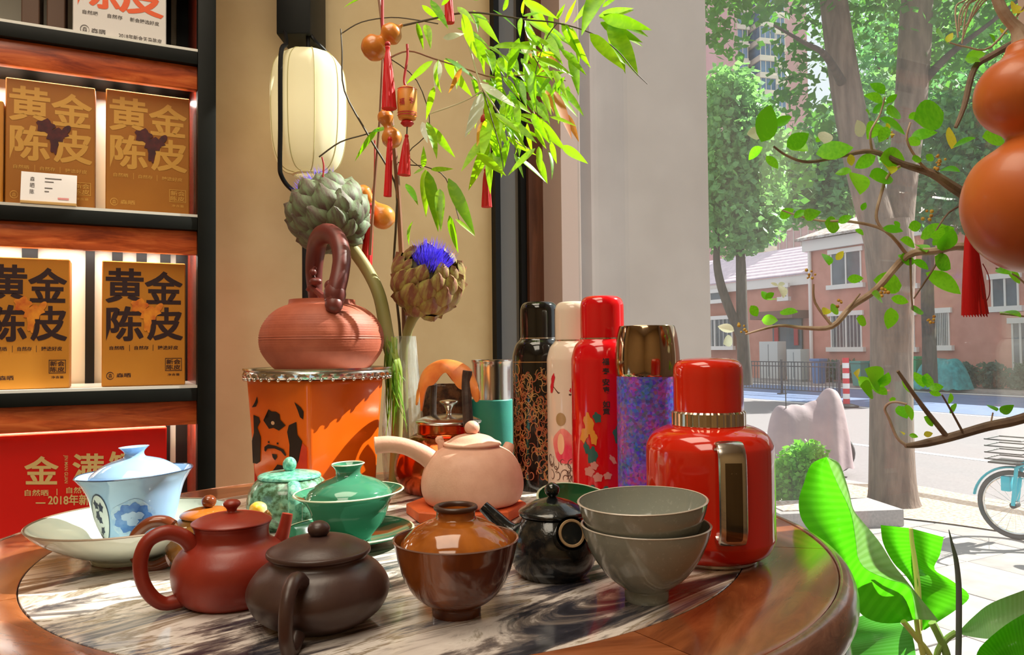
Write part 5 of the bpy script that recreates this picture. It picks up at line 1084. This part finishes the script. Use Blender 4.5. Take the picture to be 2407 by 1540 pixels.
# ================================================================ bamboo
m_bam = leafmat('bamboo_leaf', (66, 140, 24), (166, 214, 40), (190, 255, 10), .55, .35)
m_bamy = leafmat('orange_bamboo_leaf', (206, 120, 60), (226, 160, 80), (255, 180, 60), .5)
m_bamw = leafmat('pale_dry_leaf', (226, 232, 220), (242, 244, 234), (250, 255, 236), .3, .2)
m_cane = M('brown_cane', (150, 104, 76), .5, col2=(112, 72, 54), ns=10, st=(1, 1, .3)); m_twig = M('dark_twig', (70, 58, 36), .6); m_twigp = M('pale_twig', (206, 196, 170), .6)
lance = lambda t: .098 * (math.sin(PI * min(1, t ** .75 * .98 + .02)) ** .9) * (1 - .25 * t)
BL = {}
for nm, mt in (('g', m_bam), ('y', m_bamy), ('w', m_bamw)):
    BL[nm] = []
    for dr_, fo in ((.10, .25), (.22, .5), (.02, .1)):
        v, f, uv = leafvf(lance, 8, dr_, fo); BL[nm].append(meshdata('leaf', (v, f), mt, uv=uv, sharp=0))
bam = thing('bamboo_branch', 'spray of bright green bamboo leaves on thin canes standing in the glass vase', 'plant', Vector((vl.x, vl.y, ZT + .012))); bo_ = bam.location.copy()
def stem(parent, o, pts, rads, mat, name='stem', seg=6, n=4):
    q = spl([tuple(P(x, y, dd)) for x, y, dd in pts], n); obj(name, rel(tube([Vector(v) for v in q], rads, seg), o), mat, parent)
BD = 1.40
for pts, r, mt in (
    ([(953, 1080, 1.5), (952, 800, 1.5), (944, 600, 1.47), (934, 430, 1.44), (927, 350, 1.42), (916, 240, 1.41), (905, 130, 1.40), (897, 40, 1.40), (884, -60, 1.40)], [.0055, .005, .0042, .003], m_cane),
    ([(944, 1080, 1.5), (942, 810, 1.5), (926, 640, 1.48), (931, 520, 1.45), (928, 430, 1.44), (868, 322, 1.41), (810, 214, 1.40), (804, 120, 1.39), (801, 68, 1.39)], [.003, .0022, .0018, .0012], m_twig),
    ([(905, 70, 1.4), (1000, 48, 1.39), (1090, 30, 1.38), (1160, 34, 1.37), (1235, 46, 1.37), (1310, 54, 1.36), (1390, 78, 1.35), (1450, 118, 1.34), (1492, 168, 1.33), (1522, 198, 1.33)], [.0022, .0018, .0012, .0006], m_twig),
    ([(804, 78, 1.39), (850, 52, 1.39), (920, 41, 1.40), (985, 48, 1.40), (1030, 56, 1.40)], [.0012, .0012], m_twig),
    ([(908, 140, 1.4), (960, 120, 1.41), (1020, 138, 1.41), (1090, 160, 1.40), (1160, 182, 1.38), (1240, 176, 1.37), (1330, 190, 1.36)], [.0018, .0014, .0008], m_cane),
    ([(1088, 62, 1.38), (1106, 120, 1.38), (1130, 198, 1.37), (1170, 262, 1.36), (1210, 330, 1.36), (1244, 350, 1.36)], [.0016, .0016, .0008], m_twigp),
    ([(1132, 200, 1.37), (1150, 260, 1.37), (1176, 350, 1.37), (1184, 410, 1.37)], [.0012, .0006], m_twig),
    ([(930, 380, 1.43), (966, 388, 1.42), (1000, 392, 1.41), (1048, 420, 1.41), (1080, 520, 1.41)], [.0012, .0008], m_twig),
    ([(1008, 268, 1.42), (1066, 248, 1.41), (1110, 228, 1.40), (1150, 200, 1.39)], [.0015, .0015], m_twigp),
    ([(750, 369, 1.40), (800, 334, 1.40), (856, 317, 1.41), (910, 300, 1.42)], [.0016, .0012], m_twig),
    ([(1310, 54, 1.36), (1280, 100, 1.36), (1255, 200, 1.36), (1270, 300, 1.36)], [.0011, .0006], m_twig),
    ([(905, 130, 1.4), (980, 190, 1.42), (1010, 300, 1.42), (960, 360, 1.43), (990, 395, 1.42)], [.0012, .0008], m_twig),
    ([(870, 600, 1.45), (880, 440, 1.43), (892, 290, 1.42), (899, 140, 1.41)], [.003, .0026, .002], m_cane)): stem(bam, bo_, pts, r, mt)
zl = """1100 345 945 475|1165 340 1325 550|1135 340 1120 515|1170 330 1360 450|1110 490 1060 680|1070 690 1130 890|1085 715 1225 890|800 720 650 910|760 745 890 710|1050 950 990 985|1047 945 1050 835|1060 960 1058 1220|1070 970 1135 1310|1090 960 1220 955|1190 1010 1340 1330|1140 1070 1145 1290|1230 1240 1345 1335|1195 1220 1240 1430|950 1040 1020 1155|990 1250 950 1380|2060 -60 1940 168|1850 130 1915 -10|1830 130 1990 380|1850 140 1960 350|2040 90 2235 40|2060 100 2340 165|2050 130 2290 240|1990 190 2190 400|2100 130 2265 430|2080 110 2180 260|2060 40 2150 -20|1800 110 1850 20|1610 90 1620 -30|1610 90 1715 70|1640 110 1830 220|1620 110 1700 240|1600 100 1590 210|1330 60 1480 250|1270 80 1350 330|1320 80 1415 110|1240 40 1340 130|1090 0 1190 165|1040 30 1150 120|1010 130 1050 280|1060 140 1090 260|1440 270 1730 270|1550 270 1730 240|1470 330 1560 440|1410 280 1450 400|1350 260 1380 370|1530 300 1590 420|1700 420 1850 410|1740 440 1850 405|1820 490 1960 650|1790 480 1900 560|1570 400 1640 470|1640 470 1700 620|1500 440 1600 560|1680 670 1860 860|1650 650 1700 760|1760 660 1920 710|1700 830 1710 990|1750 850 1790 1010|1770 800 1800 930|1560 690 1690 810|1480 720 1520 830|1680 840 1520 990|1530 790 1480 1000|1560 870 1620 1010|1460 640 1640 830|1400 560 1500 960|1390 780 1260 970|1420 800 1300 1080|1440 860 1500 970|1520 560 1560 680|1620 560 1680 640|1600 330 1660 420|1150 30 1220 -40|700 -10 590 40|1330 0 1400 -30|1500 60 1530 -40"""
def zc(x, y, ox=560, oy=0, s=2.407): return ox + x / s, oy + y / s
rnd = random.Random(12)
def addleaf(parent, o, key, x0, y0, x1, y1, d0, d1, ws=1.0, data=BL):
    m = facing_leaf(P(x0, y0, d0) - o, P(x1, y1, d1) - o, (rnd.gauss(.1, .55 if x0 < 1340 else .25), -1, rnd.gauss(.35, .5 if x0 < 1340 else .25)), ws)
    link('leaf', rnd.choice(data[key]), parent, mw=m)
for ln in zl.split('|'):
    a = list(map(float, ln.split())); (x0, y0), (x1, y1) = zc(a[0], a[1]), zc(a[2], a[3]); d0 = BD + rnd.uniform(-.09, .05)
    L = math.hypot(x1 - x0, y1 - y0)
    if x0 > 1345: addleaf(bam, bo_, 'g', x0 + rnd.uniform(-8, 14), y0 + rnd.uniform(-8, 8), x1 + rnd.uniform(-34, 16), y1 + rnd.uniform(-24, 30), d0 + .03, d0 + .04, 1.4)
    addleaf(bam, bo_, 'g', x0, y0, x1, y1, d0, d0 + rnd.uniform(-.05, .03), (1.55 if L > 90 else 1.4) if x0 > 1340 else (1.15 if L > 60 else 1.35))
for a in ((1740, 510, 1790, 640), (1790, 510, 1890, 790), (1850, 640, 1930, 800), (1380, 690, 1350, 830), (1640, 260, 1660, 330), (1740, 300, 1830, 380)):
    (x0, y0), (x1, y1) = zc(a[0], a[1]), zc(a[2], a[3]); addleaf(bam, bo_, 'y', x0, y0, x1, y1, BD - .02, BD - .04, 1.2)
for a in ((1370, 470, 1575, 610), (1380, 530, 1290, 775), (1160, 215, 1280, 190), (1135, 345, 1115, 500), (1600, 280, 1670, 300), (1040, 690, 1070, 810)):
    (x0, y0), (x1, y1) = zc(a[0], a[1]), zc(a[2], a[3]); addleaf(bam, bo_, 'w', x0, y0, x1, y1, BD - .06, BD - .08, 1.5)
for k in range(120):                          # the dense middle of the spray
    x0, y0 = rnd.gauss(1225, 75), rnd.gauss(195, 95)
    if not (1060 < x0 < 1345 and 0 < y0 < 370) or (x0 < 1120 and y0 > 260): continue
    an, L = rnd.gauss(1.15, .55), rnd.uniform(40, 105); d0 = BD + rnd.uniform(-.10, .09)
    addleaf(bam, bo_, 'y' if rnd.random() < .05 else 'g', x0, y0, x0 + L * math.cos(an), y0 + L * math.sin(an), d0, d0 + rnd.uniform(-.05, .05), rnd.uniform(.9, 1.3))
# ================================================================ hanging ornaments
m_tas = M('red_silk', (214, 12, 18), .5, col2=(188, 6, 14), ns=60, st=(1, 1, .05)); m_cord = M('red_cord', (170, 20, 22), .6)
m_gourd = M('amber_gourd_skin', (226, 150, 58), .3, col2=(206, 120, 44), ns=5, coat=.3, sss=.15); m_wax = M('carved_amber', (232, 156, 70), .4, col2=(216, 130, 54), ns=20)
def tasselvf(x0, y0, x1, y1, w0, w1, dd, o):
    a, b = P(x0, y0, dd) - o, P(x1, y1, dd) - o; L = (b - a).length; s = dd / F
    pr = [(w0 * .55, 0), (w0, -.012 * L / .1 * .3), (w0 * .9, -.06 * L), (w0 * .8, -.09 * L)] + [(w0 + (w1 - w0) * (q / 6) ** .7, -L * (.12 + .88 * q / 6)) for q in range(7)] + [(w1 * .6, -L * .99), (0, -L * .98)]
    pr = [(0, 0)] + [(r * s, z) for r, z in pr]
    v, f = lathe(pr, 40, 1, lambda an, z: 1 + .07 * math.sin(13 * an + z * 60) * (z < -.1 * L))
    m = Vector((0, 0, -1)).rotation_difference(b - a).to_matrix().to_4x4()
    return [m @ q + a for q in v], f
def lobes(c0, r0, c1, r1, dd, o):            # a two-lobed gourd from the large lobe c0 to the small one c1
    A, B = P(c0[0], c0[1], dd) - o, P(c1[0], c1[1], dd) - o; s = dd / F; ax = (B - A); L = ax.length; ax.normalize()
    pr = spl([(0, -r0 * s), (r0 * s * .55, -r0 * s * .86), (r0 * s * .93, -r0 * s * .4), (r0 * s, 0), (r0 * s * .9, r0 * s * .45), (min(r0, r1) * s * .55, (r0 * s + L - r1 * s) / 2 + .0 if L > (r0 + r1) * s * .8 else r0 * s * .75), (r1 * s * .92, L - r1 * s * .35), (r1 * s, L), (r1 * s * .8, L + r1 * s * .6), (r1 * s * .25, L + r1 * s * 1.0), (r1 * s * .14, L + r1 * s * 1.35)], 5) + [(0, L + r1 * s * 1.36)]
    v, f = lathe(pr, 36); m = Vector((0, 0, 1)).rotation_difference(ax).to_matrix().to_4x4()
    return [m @ q + A for q in v], f
def cordvf(pts, dd, o, r=.0011): return rel(tube([Vector(q) for q in spl([tuple(P(x, y, dd)) for x, y in pts], 4)], r, 6), o)
def orn(label, px, py, dd, name='gourd_ornament', cat='ornament'):
    o = P(px, py, dd); return thing(name, label, cat, o, 0, 'ornaments hung on the bamboo'), o
dd = 1.34
t, o = orn('amber two-lobed gourd with a long red tassel, highest of the hanging ornaments', 899, 30, dd)
obj('cord', cordvf([(899, -40), (899, 40), (900, 84)], dd, o, .0026), m_cord, t); obj('gourd', lobes((880, 112), 31, (919, 80), 26, dd, o), m_gourd, t); obj('knot', ball(P(911, 104, dd - .02) - o, .005), m_cord, t)
obj('tassel', tasselvf(911, 106, 915, 256, 6, 17, dd - .02, o), m_tas, t)
dd = 1.36
t, o = orn('small amber gourd with a narrow red tassel hanging below the highest gourd', 908, 240, dd)
obj('cord', cordvf([(904, 140), (905, 240), (906, 262)], dd, o), m_cord, t); obj('gourd', lobes((921, 325), 24, (906, 276), 19, dd, o), m_gourd, t); obj('tassel', tasselvf(917, 322, 911, 462, 6, 9, dd - .03, o), m_tas, t)
dd = 1.33; s = dd / F
t, o = orn('small carved amber lantern charm with red writing and a red tassel', 957, 180, dd, 'lantern_charm')
obj('cord', cordvf([(957, 104), (958, 130), (954, 160), (950, 190), (955, 205)], dd, o, .0022), m_cord, t)
c = P(957, 245, dd) - o; q = [(0, 40), (14, 40), (21, 36), (23, 30), (23.5, 0), (22, -30), (20, -36), (10, -40), (0, -40)]
obj('charm_body', xf(lathe(list(reversed(q)), 40, s), Matrix.Translation(c)), m_wax, t)
lf = lambda x, y: Vector(wrapfn([(23.6, -60), (23.6, 60)], facing(P(957, 245, dd)), s, .0006)(x, y)) + c
obj('lettering', join(text('福', lf, -20, -6, -8, 8, .02), text('寿', lf, 4, 18, -6, 10, .02)), m_cord, t, smooth=False)
obj('painted_band', join(ribbon([(x, -24) for x in range(-34, 35, 4)], 1.4, lf), ribbon([(x, -30) for x in range(-34, 35, 4)], 1.4, lf), ribbon([(x, 33) for x in range(-34, 35, 4)], 1.2, lf)), m_cord, t, smooth=False)
obj('red_cap', xf(lathe([(0, -40), (13, -41), (16, -46), (10, -52), (0, -53)], 28, s), Matrix.Translation(c)), m_tas, t)
obj('tassel_cord', cordvf([(957, 298), (956, 322)], dd, o, .0012), m_twig, t); obj('tassel', tasselvf(956, 316, 950, 412, 5, 15, dd, o), m_tas, t)
dd = 1.54
t, o = orn('amber two-lobed gourd tilted by the sage-green artichoke, lowest of the gourds', 880, 400, dd)
obj('cord', cordvf([(881, 330), (880, 420), (872, 470)], dd, o, .0016), m_cord, t); obj('gourd', lobes((900, 510), 29, (853, 456), 22, dd, o), m_gourd, t); obj('tassel', tasselvf(872, 478, 861, 622, 7, 13, dd - .03, o), m_tas, t)
dd = 1.42
t, o = orn('red tassel hanging alone in front of the dark door edge', 1142, 260, dd, 'red_tassel', 'tassel')
obj('cord', cordvf([(1137, 250), (1140, 300), (1142, 372)], dd, o), m_cord, t); obj('bead', ball(P(1138, 282, dd) - o, .007, 1, 1, 1.5), m_cord, t); obj('bead', ball(P(1143, 368, dd) - o, .004, 1, 1, 1.6), m_tas, t); obj('skirt', tasselvf(1143, 396, 1144, 487, 6, 12, dd, o), m_tas, t)
dd = 1.37
t, o = orn('red tassel cut off by the top of the picture among the leaves', 1052, -60, dd, 'red_tassel', 'tassel')
obj('cord', cordvf([(1050, -90), (1052, -60)], dd, o), m_cord, t); obj('skirt', tasselvf(1052, -62, 1057, 54, 6, 11, dd, o), m_tas, t)
t, o = orn('short red thread tied between a twig and the artichoke top', 759, 370, 1.40, 'red_thread', 'thread')
obj('thread', cordvf([(757, 369), (761, 390), (759, 416)], 1.40, o, .0016), m_cord, t)
# ================================================================ flowering shrub by the window
m_sh = leafmat('shrub_leaf', (74, 170, 30), (140, 220, 50), (150, 255, 30), .55, .3); m_shy = leafmat('young_yellow_leaf', (206, 214, 40), (236, 226, 80), (250, 255, 60), .5)
m_shw = leafmat('pale_shrub_leaf', (206, 220, 200), (226, 236, 214), (236, 255, 220), .4, .25)
m_br = M('grey_brown_branch', (150, 128, 110), .7, col2=(112, 94, 82), ns=30, bs=.5, bscale=120); m_brl = M('pale_branch', (206, 186, 166), .7, col2=(160, 134, 112), ns=30)
ovate = lambda t: .235 * (math.sin(PI * min(1, t ** .85)) ** .8)
SL_ = {}
for nm, mt in (('g', m_sh), ('y', m_shy), ('w', m_shw)):
    SL_[nm] = []
    for dr_, fo in ((.12, .25), (.25, .45), (.03, .15)):
        v, f, uv = leafvf(ovate, 7, dr_, fo); SL_[nm].append(meshdata('leaf', (v, f), mt, uv=uv, sharp=0))
sb = Vector((.80, 1.0, 0)); shb = thing('flowering_shrub', 'woody shrub with fresh green leaves spreading across the shop window', 'plant', sb)
obj('plant_pot', lathe(spl([(0, 0), (.07, 0), (.08, .02), (.095, .16), (.10, .18)], 3) + [(.09, .18), (.085, .16), (0, .16)], 36), m_darkclay, shb)
obj('trunk', rel(tube([Vector(q) for q in spl([(.80, 1.0, .16), (.79, 1.0, .5), tuple(P(2560, 960, 1.0)), tuple(P(2530, 580, 1.0)), tuple(P(2490, 300, 1.0)), tuple(P(2430, 80, 1.0))], 5)], [.014, .013, .011, .009, .006], 12), sb), m_br, shb)
for pts, r, mt in (
    ([(2556, 930, 1.0), (2400, 985, 1.0), (2320, 1003, 1.0), (2230, 1029, 1.01), (2165, 1044, 1.02), (2128, 1048, 1.02)], [.0075, .0065, .006, .0055, .003], m_br), ([(2226, 1027, 1.01), (2180, 970, 1.0), (2150, 930, .99), (2110, 872, .98)], [.0035, .003, .002], m_br),
    ([(2130, 1047, 1.02), (2108, 1028, 1.02), (2090, 985, 1.02), (2080, 960, 1.02), (2098, 945, 1.01), (2132, 950, 1.0)], [.0022, .0018, .0015], m_brl), ([(2262, 1014, 1.0), (2236, 966, .99), (2214, 928, .98)], [.0016, .001], m_br),
    ([(2522, 570, 1.0), (2400, 520, 1.0), (2292, 470, 1.0), (2240, 440, 1.0), (2190, 408, 1.0), (2120, 385, 1.0), (2050, 356, 1.01), (1980, 366, 1.02), (1900, 381, 1.03), (1850, 366, 1.03), (1818, 344, 1.03)], [.009, .0085, .0055, .0035, .0022, .0014], m_br),
    ([(2192, 409, 1.0), (2160, 380, .99), (2132, 330, .98), (2140, 288, .98)], [.002, .0012], m_brl), ([(2050, 356, 1.01), (2046, 312, 1.0), (2068, 270, 1.0), (2080, 228, 1.0)], [.0018, .001], m_brl),
    ([(2440, 70, 1.0), (2332, 130, 1.0), (2290, 162, 1.0), (2266, 250, 1.0), (2246, 300, 1.0)], [.005, .0042, .004, .0025], m_br),
    ([(2530, 620, 1.0), (2280, 580, .99), (2200, 590, .99), (2132, 602, 1.0), (2060, 680, 1.01), (2000, 722, 1.02), (1955, 768, 1.02), (1890, 771, 1.03), (1830, 766, 1.04), (1752, 786, 1.05)], [.006, .005, .0045, .004, .0025, .0012], m_brl),
    ([(1957, 767, 1.02), (1916, 712, 1.02), (1912, 668, 1.02)], [.0022, .0014], m_brl), ([(1984, 738, 1.02), (2022, 690, 1.01)], [.0016, .001], m_brl),
    ([(2134, 602, 1.0), (2080, 542, 1.0), (2000, 521, 1.01), (1930, 519, 1.02), (1870, 505, 1.02), (1838, 494, 1.02)], [.0025, .0018, .001], m_brl), ([(2078, 432, 1.0), (2060, 500, 1.0), (2066, 528, 1.0), (2082, 544, 1.0)], [.0022, .0018], m_brl), ([(2120, 386, 1.0), (2090, 410, 1.0), (2076, 436, 1.0)], [.002, .0018], m_brl),
    ([(2232, 560, .99), (2200, 622, .99), (2148, 702, 1.0)], [.0016, .001], m_br), ([(2140, 600, 1.0), (2142, 690, 1.0), (2146, 730, 1.0)], [.0016, .001], m_br), ([(2290, 470, 1.0), (2230, 500, 1.0), (2190, 560, .99)], [.0016, .001], m_br),
    ([(2440, 700, 1.0), (2390, 650, 1.0), (2340, 630, 1.0)], [.0014, .001], m_brl), ([(2548, 760, 1.0), (2420, 745, 1.0), (2350, 738, 1.0)], [.0014, .001], m_brl), ([(2330, 990, 1.0), (2334, 970, 1.0)], [.001, .001], m_brl), ([(2410, 10, 1.0), (2330, 110, 1.0), (2270, 110, 1.0), (2232, 100, 1.0)], [.0016, .001], m_brl)): stem(shb, sb, pts, r, mt, 'branch', 8)
A_ = """1090 550 1010 480|1080 600 980 550|1100 600 1165 550|1260 700 1450 650|1230 690 1290 660|370 830 430 610|450 730 550 680|520 860 650 780|540 850 640 870|380 860 290 930|400 910 470 985|690 830 730 790|690 900 910 860|1040 910 915 980|1000 1030 1150 1040|1120 1050 1010 1010|900 1000 800 1010|915 1010 960 1120|1010 690 985 640|1060 690 1220 780|1100 660 1190 660|1240 820 1400 760|1240 850 1290 800|1250 930 1310 930|1060 930 1220 930|1490 860 1620 800|1410 1000 1530 990|1340 940 1370 900|1660 800 1800 820|1450 250 1400 180|1560 350 1680 310|1560 340 1650 360|1700 200 1740 250|480 1270 560 1220|560 1270 640 1230|620 1260 710 1240|740 1300 830 1330|820 1300 900 1260|960 1230 980 1180|920 1340 970 1370|1080 1330 1200 1350|1230 1330 1310 1310|1150 1290 1180 1330|1300 1390 1440 1310|1380 1400 1430 1330|1280 1430 1340 1460|1400 1360 1500 1330|1180 1500 1270 1530|1180 1400 1280 1440|1020 660 1110 600|1050 720 1000 800|1110 740 1060 830"""
B_ = """720 290 690 215|820 365 910 360|1120 400 965 370|1160 260 1100 230|1180 260 1270 310|1300 240 1390 310|1250 330 1450 440|1290 180 1380 80|1340 210 1400 90|1010 480 960 440|1060 470 1160 490|1060 520 1050 640|1170 530 1240 545|290 510 330 570|350 590 440 590|450 545 550 545|730 540 770 520|870 580 930 610|370 470 420 440|400 480 450 470|390 480 350 430|1640 310 1720 330|1700 330 1780 385|1660 550 1775 560|960 970 880 900|1000 950 940 860|990 960 1050 880|1040 1000 950 940|1050 1030 1090 1020|1170 990 1120 920|1240 960 1190 870|1260 960 1260 880|1270 970 1350 950|1270 985 1340 1000|1140 1050 1180 1140|1100 1060 1150 1130|1240 1120 1300 1170|1380 1050 1390 990|1390 1060 1410 1090|1160 1220 1210 1230|1640 1090 1590 1050|1660 1095 1730 1060|960 990 900 950|1010 920 970 860"""
C_ = """1480 870 1470 740|890 900 900 970|1090 960 1140 1000|1450 250 1490 190|1840 80 1870 10|1770 190 1800 180|1100 750 1120 720|1080 790 1140 780"""
rnd = random.Random(21)
for src, key, ox, oy, sc in ((A_, 'g', 1640, 0, 2.4837), (B_, 'g', 1640, 500, 2.334), (C_, 'y', 1640, 0, 2.4837), ("760 260 800 210|690 560 720 520|1130 1220 1110 1195|1240 1220 1290 1210|880 900 870 880", 'y', 1640, 500, 2.334), ("200 650 110 620|190 690 140 720|440 400 400 385|450 400 475 460|440 395 480 390", 'w', 1640, 500, 2.334), ("370 780 290 780|740 840 745 760|960 800 930 700", 'w', 1640, 0, 2.4837)):
    for ln in src.split('|'):
        a = list(map(float, ln.split())); (x0, y0), (x1, y1) = zc(a[0], a[1], ox, oy, sc), zc(a[2], a[3], ox, oy, sc); d0 = 1.01 + rnd.uniform(-.03, .03)
        addleaf(shb, sb, key, x0, y0, x1, y1, d0, d0 + rnd.uniform(-.03, .02), rnd.uniform(1.2, 1.6), SL_)
m_bud = M('orange_yellow_bud', (220, 190, 80), .5, col2=(196, 130, 60), ns=90)
for x, y in ((2090, 318), (2212, 372), (2180, 506), (2186, 752), (2080, 686), (1744, 772), (1906, 645), (2200, 390), (1970, 712)):
    obj('bud_cluster', join(*[ball(P(x + rnd.uniform(-11, 11), y + rnd.uniform(-11, 11), 1.0 + rnd.uniform(-.01, .01)) - sb, rnd.uniform(.0012, .0026), seg=8, rings=5) for _ in range(7)]), m_bud, shb)
# ---- large gourd and its tassel
d = .80; s = d / F; o = P(2443, 640, d)
t = thing('bottle_gourd', 'large amber bottle gourd cut off by the right edge of the picture', 'gourd', P(2440, 480, d)); o = t.location.copy()
A, B = P(2443, 482, d) - o, P(2418, 226, d) - o; ax = (B - A).normalized()
pr = spl([(0, -160), (70, -148), (132, -95), (162, -20), (158, 50), (126, 112), (76, 146), (56, 162), (62, 178), (94, 206), (114, 250), (108, 300), (84, 336), (52, 356), (40, 372), (34, 386), (20, 392)], 5) + [(0, 393)]
v, f = lathe([(r * s, z * s) for r, z in pr], 64); m = Vector((0, 0, 1)).rotation_difference(ax).to_matrix().to_4x4()
obj('gourd_body', ([m @ q + A for q in v], f), M('orange_gourd_skin', (206, 112, 46), .4, col2=(188, 88, 30), ns=4, coat=.1, sss=.2), t)
obj('stalk', rel(tube([Vector(q) for q in spl([tuple(P(2402, 100, d)), tuple(P(2392, 70, d)), tuple(P(2366, 40, d)), tuple(P(2345, 0, d)), tuple(P(2335, -60, d))], 5)], [.010, .006, .0055, .005], 10), o), m_brl, t)
q = P(2335, -60, d); obj('hanging_cord', rel(tube([q, Vector((q.x, q.y, 2.995))], .0012, 6), o), m_cord, t)
for k in range(7): obj('dry_root', rel(tube([Vector(q) for q in spl([tuple(P(2343 - k, -6 - 5 * k, d)), tuple(P(2318 - 8 * k, 0, d)), tuple(P(2300 - 9 * k, 20 + 8 * (k % 3), d)), tuple(P(2270 - 3 * k, 60 + 14 * (k % 4), d))], 4)], .0009, 5), o), m_brl, t)
dd = .93
t = thing('red_tassel', 'large red silk tassel hanging on the shrub branch beside the big gourd', 'tassel', P(2278, 465, dd)); o = t.location.copy()
obj('cord', cordvf([(2284, 462), (2277, 480), (2276, 520)], dd, o, .0022), m_cord, t); obj('skirt', tasselvf(2277, 505, 2292, 740, 6, 27, dd, o), m_tas, t)
for k in range(26):
    x = 2262 + 2.3 * k; obj('strand', cordvf([(2277 + (k - 13) * .3, 520), (2276 + (x - 2276) * .55, 600), (x + 1, 742 + 4 * math.sin(k * 2.1))], dd - .013 + .0004 * (k - 13) ** 2 * .1, o, .0007), m_tas, t)
obj('loose_thread', cordvf([(2310, 620), (2324, 650), (2326, 690), (2316, 712)], dd, o, .0006), m_cord, t)
# ================================================================ broad-leaved plant by the table
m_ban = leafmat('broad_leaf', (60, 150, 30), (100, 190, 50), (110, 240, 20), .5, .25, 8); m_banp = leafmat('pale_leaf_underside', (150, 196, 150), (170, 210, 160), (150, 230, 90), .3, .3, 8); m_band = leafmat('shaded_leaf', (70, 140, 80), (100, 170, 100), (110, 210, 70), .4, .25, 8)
m_rib_ = M('pale_yellow_midrib', (222, 230, 130), .5)
pb = Vector((.60, 1.13, 0)); bp2 = thing('broad_leaf_plant', 'broad-leaved green plant with folded translucent leaves behind the table edge', 'plant', pb)
obj('plant_pot', lathe(spl([(0, 0), (.08, 0), (.09, .02), (.115, .22), (.12, .24)], 3) + [(.108, .24), (.1, .2), (0, .2)], 40), m_darkclay, bp2)
zb_ = lambda p: (1700 + p[0] / 2.8515, 1000 + p[1] / 2.8515)
def blade(E0, E1, dA, dB, mat, parent=None, name='blade', sub=4, bow=.02):
    e0, e1 = spl(E0, sub), spl(E1, sub); n = min(len(e0), len(e1)); nv = 8; V, uv = [], []
    for i in range(n):
        (x0, y0), (x1, y1) = zb_(e0[i]), zb_(e1[i])
        for j in range(nv + 1):
            q = j / nv; V.append(P(x0 + (x1 - x0) * q, y0 + (y1 - y0) * q, dA + (dB - dA) * q + bow * math.sin(PI * q) + .01 * math.sin(i / n * 7)) - pb); uv.append((i / n, q))
    Fc = [(i * (nv + 1) + j, i * (nv + 1) + j + 1, (i + 1) * (nv + 1) + j + 1, (i + 1) * (nv + 1) + j) for i in range(n - 1) for j in range(nv)]
    return obj(name, (V, Fc), mat, parent or bp2, uv=uv, sharp=0)
LE = [(690, 212), (590, 262), (540, 390), (506, 510), (530, 640), (640, 780), (740, 900), (800, 1020), (840, 1140), (930, 1270), (1060, 1325), (1215, 1322)]
MI = [(692, 210), (735, 320), (780, 420), (830, 520), (862, 610), (880, 710), (892, 800), (905, 890), (960, 965), (1100, 1030), (1250, 1090), (1290, 1300)]
RI_ = [(694, 212), (775, 252), (815, 350), (845, 450), (872, 560), (930, 640), (990, 710), (1060, 800), (1140, 930), (1220, 1030), (1275, 1100), (1445, 1310)]
lf1 = blade(LE, MI, 1.16, 1.13, m_ban, name='leaf'); blade(MI, RI_, 1.131, 1.10, m_banp, name='leaf', bow=-.012)
L2 = [(1055, 668), (1072, 790), (1140, 920), (1225, 1010), (1280, 1100), (1298, 1200), (1302, 1360)]; M2 = [(1257, 690), (1266, 790), (1280, 880), (1290, 960), (1300, 1040), (1306, 1130), (1312, 1370)]; R2 = [(1478, 750), (1452, 870), (1416, 965), (1530, 1040), (1648, 1140), (1570, 1230), (1350, 1372)]
blade(L2, M2, 1.19, 1.17, m_ban, name='leaf'); blade(M2, R2, 1.17, 1.18, m_ban, name='leaf')
obj('midrib', rel(tube([P(*zb_(q), 1.165) for q in spl(M2, 3)], [.003, .004, .005], 8), pb), m_rib_, bp2)
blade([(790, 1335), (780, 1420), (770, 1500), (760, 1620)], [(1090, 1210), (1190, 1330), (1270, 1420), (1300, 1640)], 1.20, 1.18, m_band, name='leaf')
blade([(1585, 1375), (1680, 1280), (1800, 1190), (2030, 1100)], [(1585, 1400), (1700, 1424), (1830, 1424), (2030, 1330)], 1.14, 1.12, m_banp, name='leaf'); blade([(1690, 1600), (1720, 1490), (1890, 1340), (2060, 1240)], [(1720, 1640), (1850, 1600), (1960, 1560), (2080, 1520)], 1.10, 1.09, m_ban, name='leaf')
for pts, r, mt in (([(1205, 1312), (1300, 1430), (1390, 1550), (1500, 1800)], .0042, m_rib_), ([(1296, 1290), (1310, 1400), (1345, 1560), (1420, 1800)], .004, m_rib_), ([(1400, 1320), (1450, 1420), (1500, 1550), (1540, 1800)], .0058, M('green_stalk', (150, 186, 100), .5)), ([(1560, 1390), (1490, 1440), (1430, 1550), (1440, 1800)], .0045, M('green_stalk', (150, 186, 100), .5))):
    q = [P(*zb_(p), 1.15) - pb for p in spl(pts, 4)] + [Vector((.0, .0, .19))]; obj('stalk', tube(q, r, 10), mt, bp2)
sp_ = [(1512, 700), (1535, 800), (1560, 900), (1576, 1040), (1580, 1200), (1576, 1560), (1560, 1900)]
obj('spear_leaf', rel(tube([P(*zb_(p), 1.09) for p in spl(sp_, 4)] , [.0005, .0022, .0035, .0042, .0045, .0045, .004], 8, flat=.35, up=Vector((0, 1, 0))), pb), M('grey_violet_spear', (112, 118, 124), .5, col2=(96, 120, 96), ns=30), bp2)
